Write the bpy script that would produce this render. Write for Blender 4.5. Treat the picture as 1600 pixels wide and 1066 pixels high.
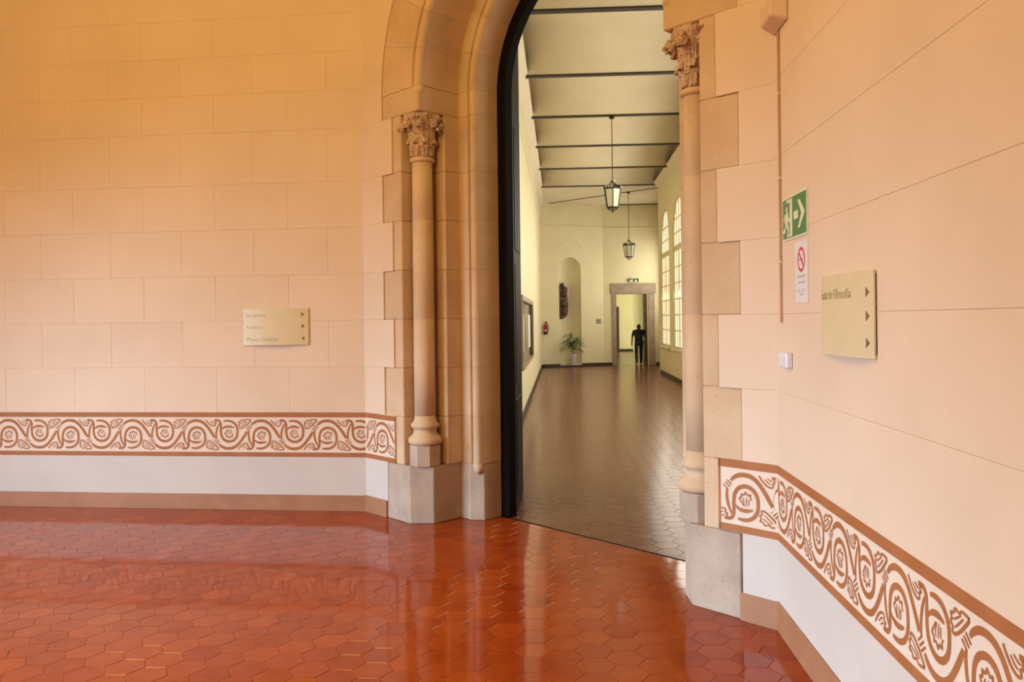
import bpy, bmesh, math, random
from mathutils import Vector, Matrix

random.seed(7)
for _o in list(bpy.data.objects):
    bpy.data.objects.remove(_o, do_unlink=True)
SC = bpy.context.scene
COL = SC.collection
PI = math.pi

# ------------------------------------------------------------------ camera, light, exposure
FPX, CAM_H, YAW, ROLL = 1280.0, 1.7, math.atan(75 / 1280.0), 0.0117
cam_d = bpy.data.cameras.new('camera')
cam_d.sensor_width = 36.0
cam_d.lens = FPX / 1600 * 36.0
cam_d.shift_y = -33 / 1600.0
cam_d.clip_end = 200
cam = bpy.data.objects.new('camera', cam_d)
COL.objects.link(cam)
cam.matrix_world = (Matrix.Translation((0, 0, CAM_H)) @ Matrix.Rotation(YAW, 4, 'Z')
                    @ Matrix.Rotation(PI / 2, 4, 'X') @ Matrix.Rotation(-ROLL, 4, 'Z'))
SC.camera = cam

world = bpy.data.worlds.new('sky')
SC.world = world
world.use_nodes = True
world.node_tree.nodes['Background'].inputs[0].default_value = (0.75, 0.86, 1.0, 1)
world.node_tree.nodes['Background'].inputs[1].default_value = 1.0
SC.view_settings.view_transform = 'Standard'
SC.view_settings.look = 'None'
SC.view_settings.gamma = 1
SC.view_settings.use_curve_mapping = False
SC.view_settings.exposure = 0.06
SC.cycles.max_bounces = 5
SC.cycles.diffuse_bounces = 3
SC.cycles.glossy_bounces = 2
SC.cycles.caustics_reflective = False
SC.cycles.caustics_refractive = False
SC.cycles.use_light_tree = False
SC.cycles.debug_use_spatial_splits = True
SC.cycles.adaptive_threshold = 0.04


def area(name, loc, target, sx, sy, power, color, spread=180):
    l = bpy.data.lights.new(name, 'AREA')
    l.shape = 'RECTANGLE'
    l.size, l.size_y = sx, sy
    l.energy = power
    l.color = color
    l.spread = math.radians(spread)
    o = bpy.data.objects.new(name, l)
    COL.objects.link(o)
    o.location = loc
    o.rotation_euler = (Vector(target) - Vector(loc)).to_track_quat('-Z', 'Y').to_euler()
    return o


# cool lamps added at the unseen west windows, aimed down to light the lower walls
DAY = (0.62, 0.92, 1.16)
area('window_daylight', (-8.2, 3.3, 1.75), (-3.0, 7.3, -0.7), 2.0, 2.6, 79, DAY, 66)
area('window_daylight', (-8.2, 0.5, 1.75), (0.8, 4.2, -2.1), 2.0, 2.6, 176, DAY, 57)

# ------------------------------------------------------------------ plan of the place (metres)
LC = Vector((-1.736, 7.246))          # corner between the long wall and the arch wall
RC = Vector((1.166, 4.523))           # corner between the arch wall and the right wall
AL = (RC - LC).length
AD = (RC - LC).normalized()
AN = Vector((-AD.y, AD.x))            # into the arch wall
WC = 2.035                            # arch centre along the wall
ZC = 3.65                             # springing height
COURSES = [0.885, 1.30, 1.715, 2.13, 2.55, 2.965, 3.44, 3.79, 4.135, 4.48, 4.83, 5.18, 5.53, 5.9, 6.3]
HALL_H = 6.3


class Frame:
    """wall frame: u to the viewer's right, z up, h out of the wall towards the viewer"""
    def __init__(s, o, d, m):
        s.o, s.d, s.m = Vector(o), Vector(d).normalized(), Vector(m).normalized()

    def p(s, u, z, h=0.0):
        q = s.o + s.d * u + s.m * h
        return Vector((q.x, q.y, z))


LWD = Vector((0.99867, -0.0517))
FL = Frame(LC, LWD, (-0.0517, -0.99867))
FA = Frame(LC, AD, -AN)
FR = Frame(RC, (0, -1), (-1, 0))


def arch_p(w, t, z):                  # w: to the left of the arch axis, t: depth into the wall
    q = LC + AD * (WC - w) + AN * t
    return Vector((q.x, q.y, z))


# ------------------------------------------------------------------ materials
MATS = {}


def nodes(name):
    m = bpy.data.materials.new(name)
    m.use_nodes = True
    nt = m.node_tree
    b = nt.nodes['Principled BSDF']
    MATS[name] = m
    return m, nt, b


def mix_noise(nt, b, c1, c2, scale, detail=4, lo=0.35, hi=0.65, coord='Object', rand=None, pits=None, bump=0.0, bscale=60, rough=0.6):
    tc = nt.nodes.new('ShaderNodeTexCoord')
    geo = nt.nodes.new('ShaderNodeNewGeometry')
    src = geo.outputs['Position']
    n = nt.nodes.new('ShaderNodeTexNoise')
    n.inputs['Scale'].default_value = scale
    n.inputs['Detail'].default_value = detail
    nt.links.new(src, n.inputs['Vector'])
    r = nt.nodes.new('ShaderNodeValToRGB')
    r.color_ramp.elements[0].position, r.color_ramp.elements[1].position = lo, hi
    r.color_ramp.elements[0].color, r.color_ramp.elements[1].color = (*c1, 1), (*c2, 1)
    nt.links.new(n.outputs['Fac'], r.inputs['Fac'])
    out = r.outputs['Color']
    if pits:
        n2 = nt.nodes.new('ShaderNodeTexNoise')
        n2.inputs['Scale'].default_value = pits[0]
        n2.inputs['Detail'].default_value = 3
        nt.links.new(src, n2.inputs['Vector'])
        r2 = nt.nodes.new('ShaderNodeValToRGB')
        r2.color_ramp.elements[0].position, r2.color_ramp.elements[1].position = pits[1], pits[2]
        nt.links.new(n2.outputs['Fac'], r2.inputs['Fac'])
        mx = nt.nodes.new('ShaderNodeMix')
        mx.data_type = 'RGBA'
        mx.inputs['A'].default_value = (*pits[3], 1)
        nt.links.new(r2.outputs['Color'], mx.inputs['Factor'])
        nt.links.new(out, mx.inputs['B'])
        out = mx.outputs['Result']
    if rand:
        oi = nt.nodes.new('ShaderNodeObjectInfo')
        mr = nt.nodes.new('ShaderNodeMapRange')
        mr.inputs['To Min'].default_value, mr.inputs['To Max'].default_value = rand
        nt.links.new(oi.outputs['Random'], mr.inputs['Value'])
        hs = nt.nodes.new('ShaderNodeHueSaturation')
        nt.links.new(mr.outputs['Result'], hs.inputs['Value'])
        nt.links.new(out, hs.inputs['Color'])
        out = hs.outputs['Color']
    nt.links.new(out, b.inputs['Base Color'])
    b.inputs['Roughness'].default_value = rough
    if bump:
        n3 = nt.nodes.new('ShaderNodeTexNoise')
        n3.inputs['Scale'].default_value = bscale
        n3.inputs['Detail'].default_value = 5
        nt.links.new(src, n3.inputs['Vector'])
        bp = nt.nodes.new('ShaderNodeBump')
        bp.inputs['Strength'].default_value = bump
        bp.inputs['Distance'].default_value = 0.01
        nt.links.new(n3.outputs['Fac'], bp.inputs['Height'])
        nt.links.new(bp.outputs['Normal'], b.inputs['Normal'])


def textured(name, c1, c2, scale=3.0, **k):
    m, nt, b = nodes(name)
    mix_noise(nt, b, c1, c2, scale, **k)
    return m


def plain(name, c, rough=0.5, metal=0.0, emit=None, es=0.0, var=0.06, spec=None, coat=0.0):
    m, nt, b = nodes(name)
    mix_noise(nt, b, tuple(x * (1 - var) for x in c), tuple(min(1, x * (1 + var)) for x in c), 9.0, rough=rough)
    b.inputs['Metallic'].default_value = metal
    if spec is not None:
        b.inputs['Specular IOR Level'].default_value = spec
    if coat:
        b.inputs['Coat Weight'].default_value = coat
    if emit:
        b.inputs['Emission Color'].default_value = (*emit, 1)
        b.inputs['Emission Strength'].default_value = es
    return m


textured('plaster', (0.80, 0.61, 0.47), (0.85, 0.65, 0.51), 1.6, rough=0.8, bump=0.08, bscale=25, rand=(0.99, 1.01))
textured('plaster_back', (0.60, 0.44, 0.33), (0.64, 0.47, 0.36), 2, rough=0.9)
textured('dado', (0.66, 0.57, 0.53), (0.70, 0.61, 0.565), 2.0, rough=0.75, bump=0.08, bscale=20)
textured('frieze_ground', (0.82, 0.655, 0.55), (0.86, 0.69, 0.58), 4, rough=0.75)
textured('frieze_brown', (0.40, 0.135, 0.040), (0.45, 0.16, 0.052), 6, rough=0.7)
textured('base_brown', (0.38, 0.165, 0.085), (0.45, 0.20, 0.105), 5, rough=0.55)
textured('stone', (0.66, 0.455, 0.295), (0.74, 0.53, 0.36), 3.2, detail=8, rand=(0.95, 1.04), pits=(30, 0.24, 0.36, (0.54, 0.385, 0.265)), bump=0.2, bscale=55, rough=0.85)
textured('plinth_stone', (0.44, 0.325, 0.255), (0.57, 0.435, 0.35), 4.0, detail=8, pits=(30, 0.28, 0.36, (0.40, 0.31, 0.25)), bump=0.4, bscale=45, rough=0.85)
textured('capital_stone', (0.60, 0.40, 0.29), (0.72, 0.52, 0.40), 12, detail=6, pits=(60, 0.38, 0.46, (0.38, 0.20, 0.13)), bump=0.5, bscale=90, rough=0.85)
textured('grout', (0.22, 0.040, 0.014), (0.28, 0.055, 0.02), 20, rough=0.5)
textured('corridor_grout', (0.11, 0.055, 0.03), (0.14, 0.07, 0.038), 20, rough=0.4)
textured('corridor_wall', (0.80, 0.71, 0.46), (0.84, 0.75, 0.50), 1.5, rough=0.7)
textured('corridor_ceiling', (0.78, 0.68, 0.50), (0.82, 0.72, 0.54), 1.5, rough=0.8)
textured('far_wall', (0.78, 0.71, 0.36), (0.82, 0.75, 0.40), 1.5, rough=0.7)
textured('door_stone', (0.34, 0.26, 0.19), (0.42, 0.33, 0.24), 5, rough=0.8)
textured('dark_wood', (0.055, 0.025, 0.014), (0.095, 0.045, 0.024), 8, rough=0.4)
plain('black_paint', (0.008, 0.006, 0.006), 0.6, spec=0.06)
plain('beam_paint', (0.035, 0.022, 0.014), 0.6)
plain('skirting_dark', (0.045, 0.028, 0.022), 0.4)
plain('sign_cream', (0.76, 0.62, 0.40), 0.45, var=0.02)
plain('sign_print', (0.40, 0.31, 0.17), 0.4)
plain('arrow_print', (0.20, 0.13, 0.05), 0.4)
plain('exit_green', (0.045, 0.235, 0.075), 0.35)
plain('exit_dark', (0.018, 0.075, 0.022), 0.4)
plain('exit_white', (0.80, 0.82, 0.60), 0.4)
plain('paper_white', (0.82, 0.78, 0.80), 0.5, var=0.02)
plain('prohibition_red', (0.72, 0.05, 0.09), 0.5)
plain('print_grey', (0.45, 0.42, 0.45), 0.5)
plain('plastic_white', (0.80, 0.78, 0.84), 0.35, var=0.02)
plain('plastic_cream', (0.78, 0.56, 0.42), 0.35, var=0.02)
plain('conduit_brown', (0.56, 0.32, 0.17), 0.5)
plain('wrought_iron', (0.05, 0.048, 0.038), 0.35, metal=0.7)
plain('bright_iron', (0.55, 0.55, 0.50), 0.3, metal=0.9)
plain('lantern_glass', (0.72, 0.72, 0.55), 0.2)
plain('lantern_glow', (0.9, 0.7, 0.5), 0.3, emit=(1.0, 0.66, 0.34), es=6)
plain('red_paint', (0.42, 0.02, 0.025), 0.3)
plain('rubber_black', (0.015, 0.015, 0.015), 0.5)
plain('carved_wood', (0.075, 0.026, 0.018), 0.45, var=0.3)
plain('pot_white', (0.72, 0.70, 0.74), 0.35)
plain('leaf_green', (0.085, 0.155, 0.055), 0.45, var=0.35)
plain('soil', (0.05, 0.03, 0.02), 0.9)
plain('plate_grey', (0.30, 0.26, 0.20), 0.4)
plain('board_frame', (0.30, 0.22, 0.12), 0.35)
plain('board_glass', (0.36, 0.33, 0.26), 0.08)
plain('board_dark', (0.07, 0.02, 0.012), 0.3)
plain('window_frame', (0.74, 0.64, 0.38), 0.5)
plain('daylit_pane', (0.9, 0.9, 0.85), 0.3, emit=(1.0, 0.90, 0.68), es=0.95)
plain('hall_pane', (0.9, 0.9, 0.9), 0.3, emit=(0.95, 0.97, 1.0), es=0.6)
plain('shirt_navy', (0.012, 0.014, 0.024), 0.8)
plain('trousers_grey', (0.028, 0.026, 0.028), 0.8)
plain('skin', (0.42, 0.22, 0.13), 0.5)
plain('hair_grey', (0.06, 0.05, 0.045), 0.7)
plain('shoe_black', (0.012, 0.011, 0.01), 0.4)


for _n in ('daylit_pane', 'hall_pane', 'lantern_glow'):     # the window and bulb lights carry their light
    MATS[_n].cycles.emission_sampling = 'NONE'


def tile_material(name, ca, cb, rough, use_attr, bump=0.035, spec=0.28):
    m, nt, b = nodes(name)
    if use_attr:
        at = nt.nodes.new('ShaderNodeAttribute')
        at.attribute_name = 'tint'
        fac = at.outputs['Fac']
    else:
        at = nt.nodes.new('ShaderNodeObjectInfo')
        fac = at.outputs['Random']
    geo = nt.nodes.new('ShaderNodeNewGeometry')
    n = nt.nodes.new('ShaderNodeTexNoise')
    n.inputs['Scale'].default_value = 9
    n.inputs['Detail'].default_value = 6
    nt.links.new(geo.outputs['Position'], n.inputs['Vector'])
    ad = nt.nodes.new('ShaderNodeMath')
    ad.operation = 'MULTIPLY_ADD'
    ad.inputs[1].default_value = 0.7
    nt.links.new(fac, ad.inputs[0])
    sc = nt.nodes.new('ShaderNodeMath')
    sc.operation = 'MULTIPLY_ADD'
    sc.inputs[1].default_value = 1.2
    sc.inputs[2].default_value = -0.45
    nt.links.new(n.outputs['Fac'], sc.inputs[0])
    nt.links.new(sc.outputs[0], ad.inputs[2])
    r = nt.nodes.new('ShaderNodeValToRGB')
    r.color_ramp.elements[0].color, r.color_ramp.elements[1].color = (*ca, 1), (*cb, 1)
    nt.links.new(ad.outputs[0], r.inputs['Fac'])
    nt.links.new(r.outputs['Color'], b.inputs['Base Color'])
    b.inputs['Roughness'].default_value = rough
    b.inputs['Specular IOR Level'].default_value = spec
    n2 = nt.nodes.new('ShaderNodeTexNoise')
    n2.inputs['Scale'].default_value = 14
    n2.inputs['Detail'].default_value = 2
    nt.links.new(geo.outputs['Position'], n2.inputs['Vector'])
    bp = nt.nodes.new('ShaderNodeBump')
    bp.inputs['Strength'].default_value = bump
    bp.inputs['Distance'].default_value = 0.004
    nt.links.new(n2.outputs['Fac'], bp.inputs['Height'])
    nt.links.new(bp.outputs['Normal'], b.inputs['Normal'])
    return m


tile_material('terracotta', (0.275, 0.034, 0.004), (0.38, 0.062, 0.008), 0.07, False)
tile_material('terracotta_field', (0.275, 0.034, 0.004), (0.38, 0.062, 0.008), 0.07, True)
tile_material('corridor_tile', (0.15, 0.048, 0.026), (0.19, 0.066, 0.036), 0.20, True, 0.04, 0.13)


# ------------------------------------------------------------------ mesh helpers
class MB:
    def __init__(s):
        s.v, s.f = [], []

    def add(s, verts, faces):
        n = len(s.v)
        s.v += [tuple(p) for p in verts]
        s.f += [tuple(i + n for i in f) for f in faces]
        return s

    def prism(s, ring0, ring1):
        """closed prism between two equal rings of 3D points"""
        k = len(ring0)
        fs = [tuple(range(k))[::-1], tuple(range(k, 2 * k))]
        fs += [(i, (i + 1) % k, (i + 1) % k + k, i + k) for i in range(k)]
        return s.add(list(ring0) + list(ring1), fs)

    def box(s, x0, x1, y0, y1, z0, z1):
        a = [(x0, y0), (x1, y0), (x1, y1), (x0, y1)]
        return s.prism([(x, y, z0) for x, y in a], [(x, y, z1) for x, y in a])

    def fbox(s, F, u0, u1, z0, z1, h0, h1):
        a = [(u0, z0), (u1, z0), (u1, z1), (u0, z1)]
        return s.prism([F.p(u, z, h0) for u, z in a], [F.p(u, z, h1) for u, z in a])

    def fpoly(s, F, poly, h0, h1):
        return s.prism([F.p(u, z, h0) for u, z in poly], [F.p(u, z, h1) for u, z in poly])

    def lathe(s, prof, c=(0, 0), n=24, rot=0.0):
        base = len(s.v)
        for r, z in prof:
            for i in range(n):
                a = rot + 2 * PI * i / n
                s.v.append((c[0] + r * math.cos(a), c[1] + r * math.sin(a), z))
        for j in range(len(prof) - 1):
            for i in range(n):
                i2 = (i + 1) % n
                s.f.append((base + j * n + i, base + j * n + i2, base + (j + 1) * n + i2, base + (j + 1) * n + i))
        s.f.append(tuple(base + i for i in range(n))[::-1])
        s.f.append(tuple(base + (len(prof) - 1) * n + i for i in range(n)))
        return s

    def tube(s, pts, rad, n=8):
        pts = [Vector(p) for p in pts]
        rs = rad if isinstance(rad, (list, tuple)) else [rad] * len(pts)
        base = len(s.v)
        for i, p in enumerate(pts):
            d = (pts[min(i + 1, len(pts) - 1)] - pts[max(i - 1, 0)]).normalized()
            a = Vector((0, 0, 1)) if abs(d.z) < 0.9 else Vector((1, 0, 0))
            e1 = d.cross(a).normalized()
            e2 = d.cross(e1).normalized()
            for k in range(n):
                t = 2 * PI * k / n
                s.v.append(tuple(p + (e1 * math.cos(t) + e2 * math.sin(t)) * rs[i]))
        for i in range(len(pts) - 1):
            for k in range(n):
                k2 = (k + 1) % n
                s.f.append((base + i * n + k, base + i * n + k2, base + (i + 1) * n + k2, base + (i + 1) * n + k))
        s.f.append(tuple(base + k for k in range(n))[::-1])
        s.f.append(tuple(base + (len(pts) - 1) * n + k for k in range(n)))
        return s

    def ball(s, c, r, n=8, m=6, sz=1.0):
        prof = []
        base = len(s.v)
        for j in range(m + 1):
            a = -PI / 2 + PI * j / m
            prof.append((max(1e-4, r * math.cos(a)), c[2] + sz * r * math.sin(a)))
        return s.lathe(prof, (c[0], c[1]), n)

    def mesh(s, name, mat, smooth=False, bevel=0.0, fix=True, seg=1):
        me = bpy.data.meshes.new(name)
        me.from_pydata(s.v, [], s.f)
        if fix or bevel:
            bm = bmesh.new()
            bm.from_mesh(me)
            bmesh.ops.recalc_face_normals(bm, faces=bm.faces)
            if bevel:
                es = [e for e in bm.edges if len(e.link_faces) == 2 and e.calc_face_angle(0) > 0.5]
                bmesh.ops.bevel(bm, geom=es, offset=bevel, segments=seg, affect='EDGES', profile=0.6)
            bm.to_mesh(me)
            bm.free()
        if smooth:
            me.polygons.foreach_set('use_smooth', [True] * len(me.polygons))
        for mm in (mat if isinstance(mat, list) else [mat]):
            me.materials.append(MATS[mm])
        me.update()
        return me

    def build(s, name, mat, parent=None, **k):
        return link(name, s.mesh(name, mat, **k), parent)


def link(name, me, parent=None):
    o = bpy.data.objects.new(name, me)
    COL.objects.link(o)
    if parent is not None:
        o.parent = parent
        o.matrix_parent_inverse = parent.matrix_world.inverted()
    return o


def tag(o, label=None, cat=None, group=None, kind=None):
    if label:
        o['label'] = label
    if cat:
        o['category'] = cat
    if group:
        o['group'] = group
    if kind:
        o['kind'] = kind
    return o


def empty(name, loc=(0, 0, 0), rz=0.0):
    o = bpy.data.objects.new(name, None)
    COL.objects.link(o)
    o.location = loc
    o.rotation_euler = (0, 0, rz)
    o.empty_display_size = 0.1
    o.matrix_world = Matrix.Translation(loc) @ Matrix.Rotation(rz, 4, 'Z')
    return o


def struct(name, label=None):
    o = empty(name)
    return tag(o, label, kind='structure')


def copy_tree(root, loc=None, rz=None):
    r = root.copy()
    COL.objects.link(r)
    if loc is not None:
        r.location = loc
    if rz is not None:
        r.rotation_euler = (0, 0, rz)

    def kids(src, dst):
        for ch in [c for c in bpy.data.objects if c.parent == src]:
            c = ch.copy()
            COL.objects.link(c)
            c.parent = dst
            c.matrix_parent_inverse = ch.matrix_parent_inverse.copy()
            kids(ch, c)
    kids(root, r)
    return r


def clip_poly(poly, n, c, keep_less=True):
    """clip 2D polygon by n.p < c"""
    out = []
    for i in range(len(poly)):
        a, b = poly[i], poly[(i + 1) % len(poly)]
        da = a[0] * n[0] + a[1] * n[1] - c
        db = b[0] * n[0] + b[1] * n[1] - c
        if not keep_less:
            da, db = -da, -db
        if da <= 0:
            out.append(a)
        if (da < 0) != (db < 0) and abs(da - db) > 1e-9:
            t = da / (da - db)
            out.append((a[0] + (b[0] - a[0]) * t, a[1] + (b[1] - a[1]) * t))
    return out


# ------------------------------------------------------------------ hall floor: hexagonal tiles
THR_T = 0.70                                   # door threshold, depth into the arch wall
THR_C = (LC + AN * THR_T).dot(AN)
HS = 0.1035                                    # hexagon side
HX, HY = 1.5 * HS, math.sqrt(3) * HS


def hexagon(cx, cy, s):
    return [(cx + s * math.cos(PI / 3 * k), cy + s * math.sin(PI / 3 * k)) for k in range(6)]


def tile_rings(poly, cx, cy, inset, z):
    out = []
    for x, y in poly:
        d = math.hypot(x - cx, y - cy)
        f = max(0.2, (d - inset) / d)
        out.append((cx + (x - cx) * f, cy + (y - cy) * f, z))
    return out


def add_tile(mb, poly, tilt=None):
    cx = sum(p[0] for p in poly) / len(poly)
    cy = sum(p[1] for p in poly) / len(poly)
    r0 = tile_rings(poly, cx, cy, 0.0010, -0.010)
    r1 = tile_rings(poly, cx, cy, 0.0010, -0.0014)
    r2 = tile_rings(poly, cx, cy, 0.0030, 0.0)
    if tilt:
        tx, ty = tilt
        r1 = [(x, y, z + (x - cx) * tx + (y - cy) * ty) for x, y, z in r1]
        r2 = [(x, y, z + (x - cx) * tx + (y - cy) * ty) for x, y, z in r2]
    k = len(poly)
    fs = [tuple(range(2 * k, 3 * k))]
    for j in (0, 1):
        fs += [(j * k + i, j * k + (i + 1) % k, (j + 1) * k + (i + 1) % k, (j + 1) * k + i) for i in range(k)]
    mb.add(r0 + r1 + r2, fs)
    return len(fs)


def tile_field(name, mat, polys, parent, tilt):
    mb = MB()
    tints = []
    for p in polys:
        nf = add_tile(mb, p, (random.gauss(0, tilt), random.gauss(0, tilt)))
        tints += [random.random()] * nf
    me = mb.mesh(name, mat, fix=False)
    at = me.attributes.new('tint', 'FLOAT', 'FACE')
    at.data.foreach_set('value', tints)
    return tag(link(name, me, parent), kind='stuff')


HALL_POLY = [(-8.4, 7.66), (LC.x, LC.y), (1.6, 4.9), (1.6, -6.1), (-8.4, -6.1)]
mb = MB()
slab = [(-8.4, 8.0), (-0.5, 8.0), (2.2, 5.4), (1.6, -6.2), (-8.4, -6.2)]
slab = clip_poly(slab, AN, THR_C)
mb.prism([(x, y, -0.12) for x, y in slab], [(x, y, -0.0022) for x, y in slab])
floor = tag(mb.build('floor', 'grout'), 'glossy terracotta hexagonal tile floor of the hall', kind='structure')


def cam_xy(x, y, z=0.0):
    a = x * math.cos(YAW) + y * math.sin(YAW)
    d = -x * math.sin(YAW) + y * math.cos(YAW)
    if d < 0.5:
        return None
    px, py = FPX * a / d, FPX * (CAM_H - z) / d
    return 800 + px + ROLL * py, 500 - ROLL * px + py, d


whole, cut = [], []
for i in range(-56, 12):
    for j in range(-36, 48):
        cx, cy = i * HX, j * HY + (HY / 2 if i % 2 else 0)
        if cx < -8.3 or cx > 1.35 or cy < -6.0 or cy > 7.7:
            continue
        side = (Vector((cx, cy)) - LC).dot(AN)
        if side > THR_T + HS:
            continue
        poly = hexagon(cx, cy, HS)
        if max(Vector(p).dot(AN) for p in poly) > THR_C:
            poly = clip_poly(poly, AN, THR_C)
            if len(poly) >= 3:
                cut.append(poly)
            continue
        q = cam_xy(cx, cy)
        vis = q and -30 < q[0] < 1630 and q[1] < 1110 and cx < 1.1 and side < 0.05
        whole.append((q[2] if vis else 1e6 + cy, cx, cy, poly))
whole.sort(key=lambda t: t[0])
hex_me = None
mbt = MB()
add_tile(mbt, hexagon(0, 0, HS))
hex_me = mbt.mesh('floor_tile', 'terracotta', fix=False)
for d, cx, cy, poly in whole[:300]:
    o = bpy.data.objects.new('floor_tile', hex_me)
    COL.objects.link(o)
    o.location = (cx, cy, 0)
    o.rotation_euler = (random.gauss(0, 0.0018), random.gauss(0, 0.0018), PI / 3 * random.randrange(6))
    o.parent = floor
tile_field('tile_field', 'terracotta_field', [w[3] for w in whole[300:]] + cut, floor, 0.0018)

# threshold strip in the doorway
mb = MB()
mb.fbox(Frame(LC, AD, AN), WC - 1.06, WC + 1.06, -0.012, 0.0015, THR_T - 0.004, THR_T + 0.018)
tag(mb.build('trim_1', 'black_paint'), 'thin dark metal threshold strip across the arch floor', kind='structure')


# ------------------------------------------------------------------ plastered walls built of blocks
def poly_block(F, poly, name, mat, parent, h0=-0.05, h1=0.0, gap=0.0003, bevel=0.0016):
    cx = sum(p[0] for p in poly) / len(poly)
    cz = sum(p[1] for p in poly) / len(poly)
    q = []
    for u, z in poly:
        q.append((u - math.copysign(gap, u - cx), z - math.copysign(gap, z - cz)))
    mb = MB()
    r0 = [F.p(u, z, h0) for u, z in q]
    r1 = [F.p(u, z, h1 - bevel) for u, z in q]
    r2 = [F.p(u - math.copysign(bevel, u - cx), z - math.copysign(bevel, z - cz), h1) for u, z in q]
    k = len(q)
    fs = [tuple(range(2 * k, 3 * k)), tuple(range(k))[::-1]]
    for j in (0, 1):
        fs += [(j * k + i, j * k + (i + 1) % k, (j + 1) * k + (i + 1) % k, (j + 1) * k + i) for i in range(k)]
    mb.add(r0 + r1 + r2, fs)
    return mb.build(name, mat, parent, fix=True)


def rect(u0, u1, z0, z1):
    return [(u0, z0), (u1, z0), (u1, z1), (u0, z1)]


# long wall
wall_left = MB().fbox(FL, -6.95, 0.02, 0, HALL_H, -0.45, -0.03).build('wall_left', 'plaster_back')
tag(wall_left, 'long peach plastered wall with faint block joints', kind='structure')
BLK = 0.693
for i in range(len(COURSES) - 1):
    z0, z1 = COURSES[i], COURSES[i + 1]
    off = -0.715 if i % 2 == 0 else -0.345
    cuts = [0.03] + [off - BLK * k for k in range(12) if off - BLK * k > -6.9] + [-6.9]
    for a, b in zip(cuts[1:], cuts[:-1]):
        poly_block(FL, rect(a, b, z0, z1), 'wall_block', 'plaster', wall_left)
poly_block(FL, rect(-6.9, 0.03, 0.14, 0.484), 'dado_panel', 'dado', wall_left, gap=0.0)
poly_block(FL, rect(-6.9, 0.03, 0.484, 0.885), 'frieze_panel', 'frieze_ground', wall_left, h1=0.0, gap=0.0)

# right wall
wall_right = MB().fbox(FR, -0.02, 10.7, 0, HALL_H, -0.24, -0.03).build('wall_right', 'plaster_back')
tag(wall_right, 'peach plastered side wall with wide courses', kind='structure')
for i in range(len(COURSES) - 1):
    z0, z1 = COURSES[i], COURSES[i + 1]
    cuts = [-0.03] + [3.1 + 1.55 * (i % 2) + 3.1 * k for k in range(3) if 3.1 + 1.55 * (i % 2) + 3.1 * k < 10.6] + [10.65]
    for a, b in zip(cuts[:-1], cuts[1:]):
        poly_block(FR, rect(a, b, z0, z1), 'wall_block', 'plaster', wall_right, gap=0.0003, bevel=0.0016)
poly_block(FR, rect(-0.03, 10.65, 0.155, 0.490), 'dado_panel', 'dado', wall_right, gap=0.0)
poly_block(FR, rect(-0.03, 10.65, 0.490, 0.895), 'frieze_panel', 'frieze_ground', wall_right, gap=0.0)

# arch wall: backing, plaster blocks round the stone arch
RO, RS = 1.74, 1.595                           # long / short quoin half widths (long = extrados)


def arch_outline(r, w_lo, n=28):
    """opening outline in (s,z), from lower left up over the arch to lower right"""
    pts = [(WC - w_lo, 0.0), (WC - r, ZC)]
    pts += [(WC + r * math.cos(PI - PI * k / n), ZC + r * math.sin(PI * k / n)) for k in range(1, n)]
    return pts + [(WC + r, ZC), (WC + w_lo, 0.0)]


wall_arch = MB().fpoly(FA, arch_outline(1.79, 1.79) + [(AL + 0.02, 0), (AL + 0.02, HALL_H), (-0.02, HALL_H), (-0.02, 0)], -0.46, -0.03).build('wall_arch', 'plaster_back')
tag(wall_arch, 'angled wall pierced by the moulded stone arch', kind='structure')
MB().fpoly(FA, arch_outline(1.29, 1.29) + [(5.75, 0), (5.75, HALL_H), (0.75, HALL_H), (0.75, 0)], -0.82, -0.462).build('rear_face', 'corridor_wall', wall_arch)
QW = {}                                        # half width of the stone per course
for i in range(-1, 6):
    QW[i] = RS if i % 2 else RO                # i=-1 -> the .48-.885 stone (short)
for side in (1, -1):
    for i in range(0, 6):
        z0, z1 = COURSES[i], COURSES[i + 1]
        a = WC - side * QW[i]
        b = -0.03 if side == 1 else AL + 0.03
        poly_block(FA, rect(min(a, b), max(a, b), z0, z1), 'wall_block', 'plaster', wall_arch, h0=-0.04, h1=0.010, gap=0.0003)
    for i in range(6, len(COURSES) - 1):
        z0, z1 = COURSES[i], COURSES[i + 1]
        top = ZC + RO
        edge = []
        for k in range(7):
            z = z0 + (z1 - z0) * k / 6
            hw = RO if z < ZC else math.sqrt(max(0, RO * RO - (z - ZC) ** 2))
            edge.append((WC - side * hw, z))
        b = -0.03 if side == 1 else AL + 0.03
        poly = [(b, z0)] + edge + [(b, z1)]
        if z0 >= top:
            poly = [(b, z0), (WC, z0), (WC, z1), (b, z1)]
        poly_block(FA, poly, 'wall_block', 'plaster', wall_arch, h0=-0.04, h1=0.010, gap=0.0)
    b0, b1 = (-0.03, WC - 1.705) if side == 1 else (WC + 1.735, AL + 0.03)
    poly_block(FA, rect(b0, b1, 0.145, 0.487), 'dado_panel', 'dado', wall_arch, h0=-0.04, h1=0.010, gap=0.0)
    b0, b1 = (-0.03, WC - 1.585) if side == 1 else (WC + 1.585, AL + 0.03)
    poly_block(FA, rect(b0, b1, 0.487, 0.890), 'frieze_panel', 'frieze_ground', wall_arch, h0=-0.04, h1=0.010, gap=0.0)

# hall shell out of the picture: west wall and the wall behind the camera with windows added for the light, ceiling
mb = MB()


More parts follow.
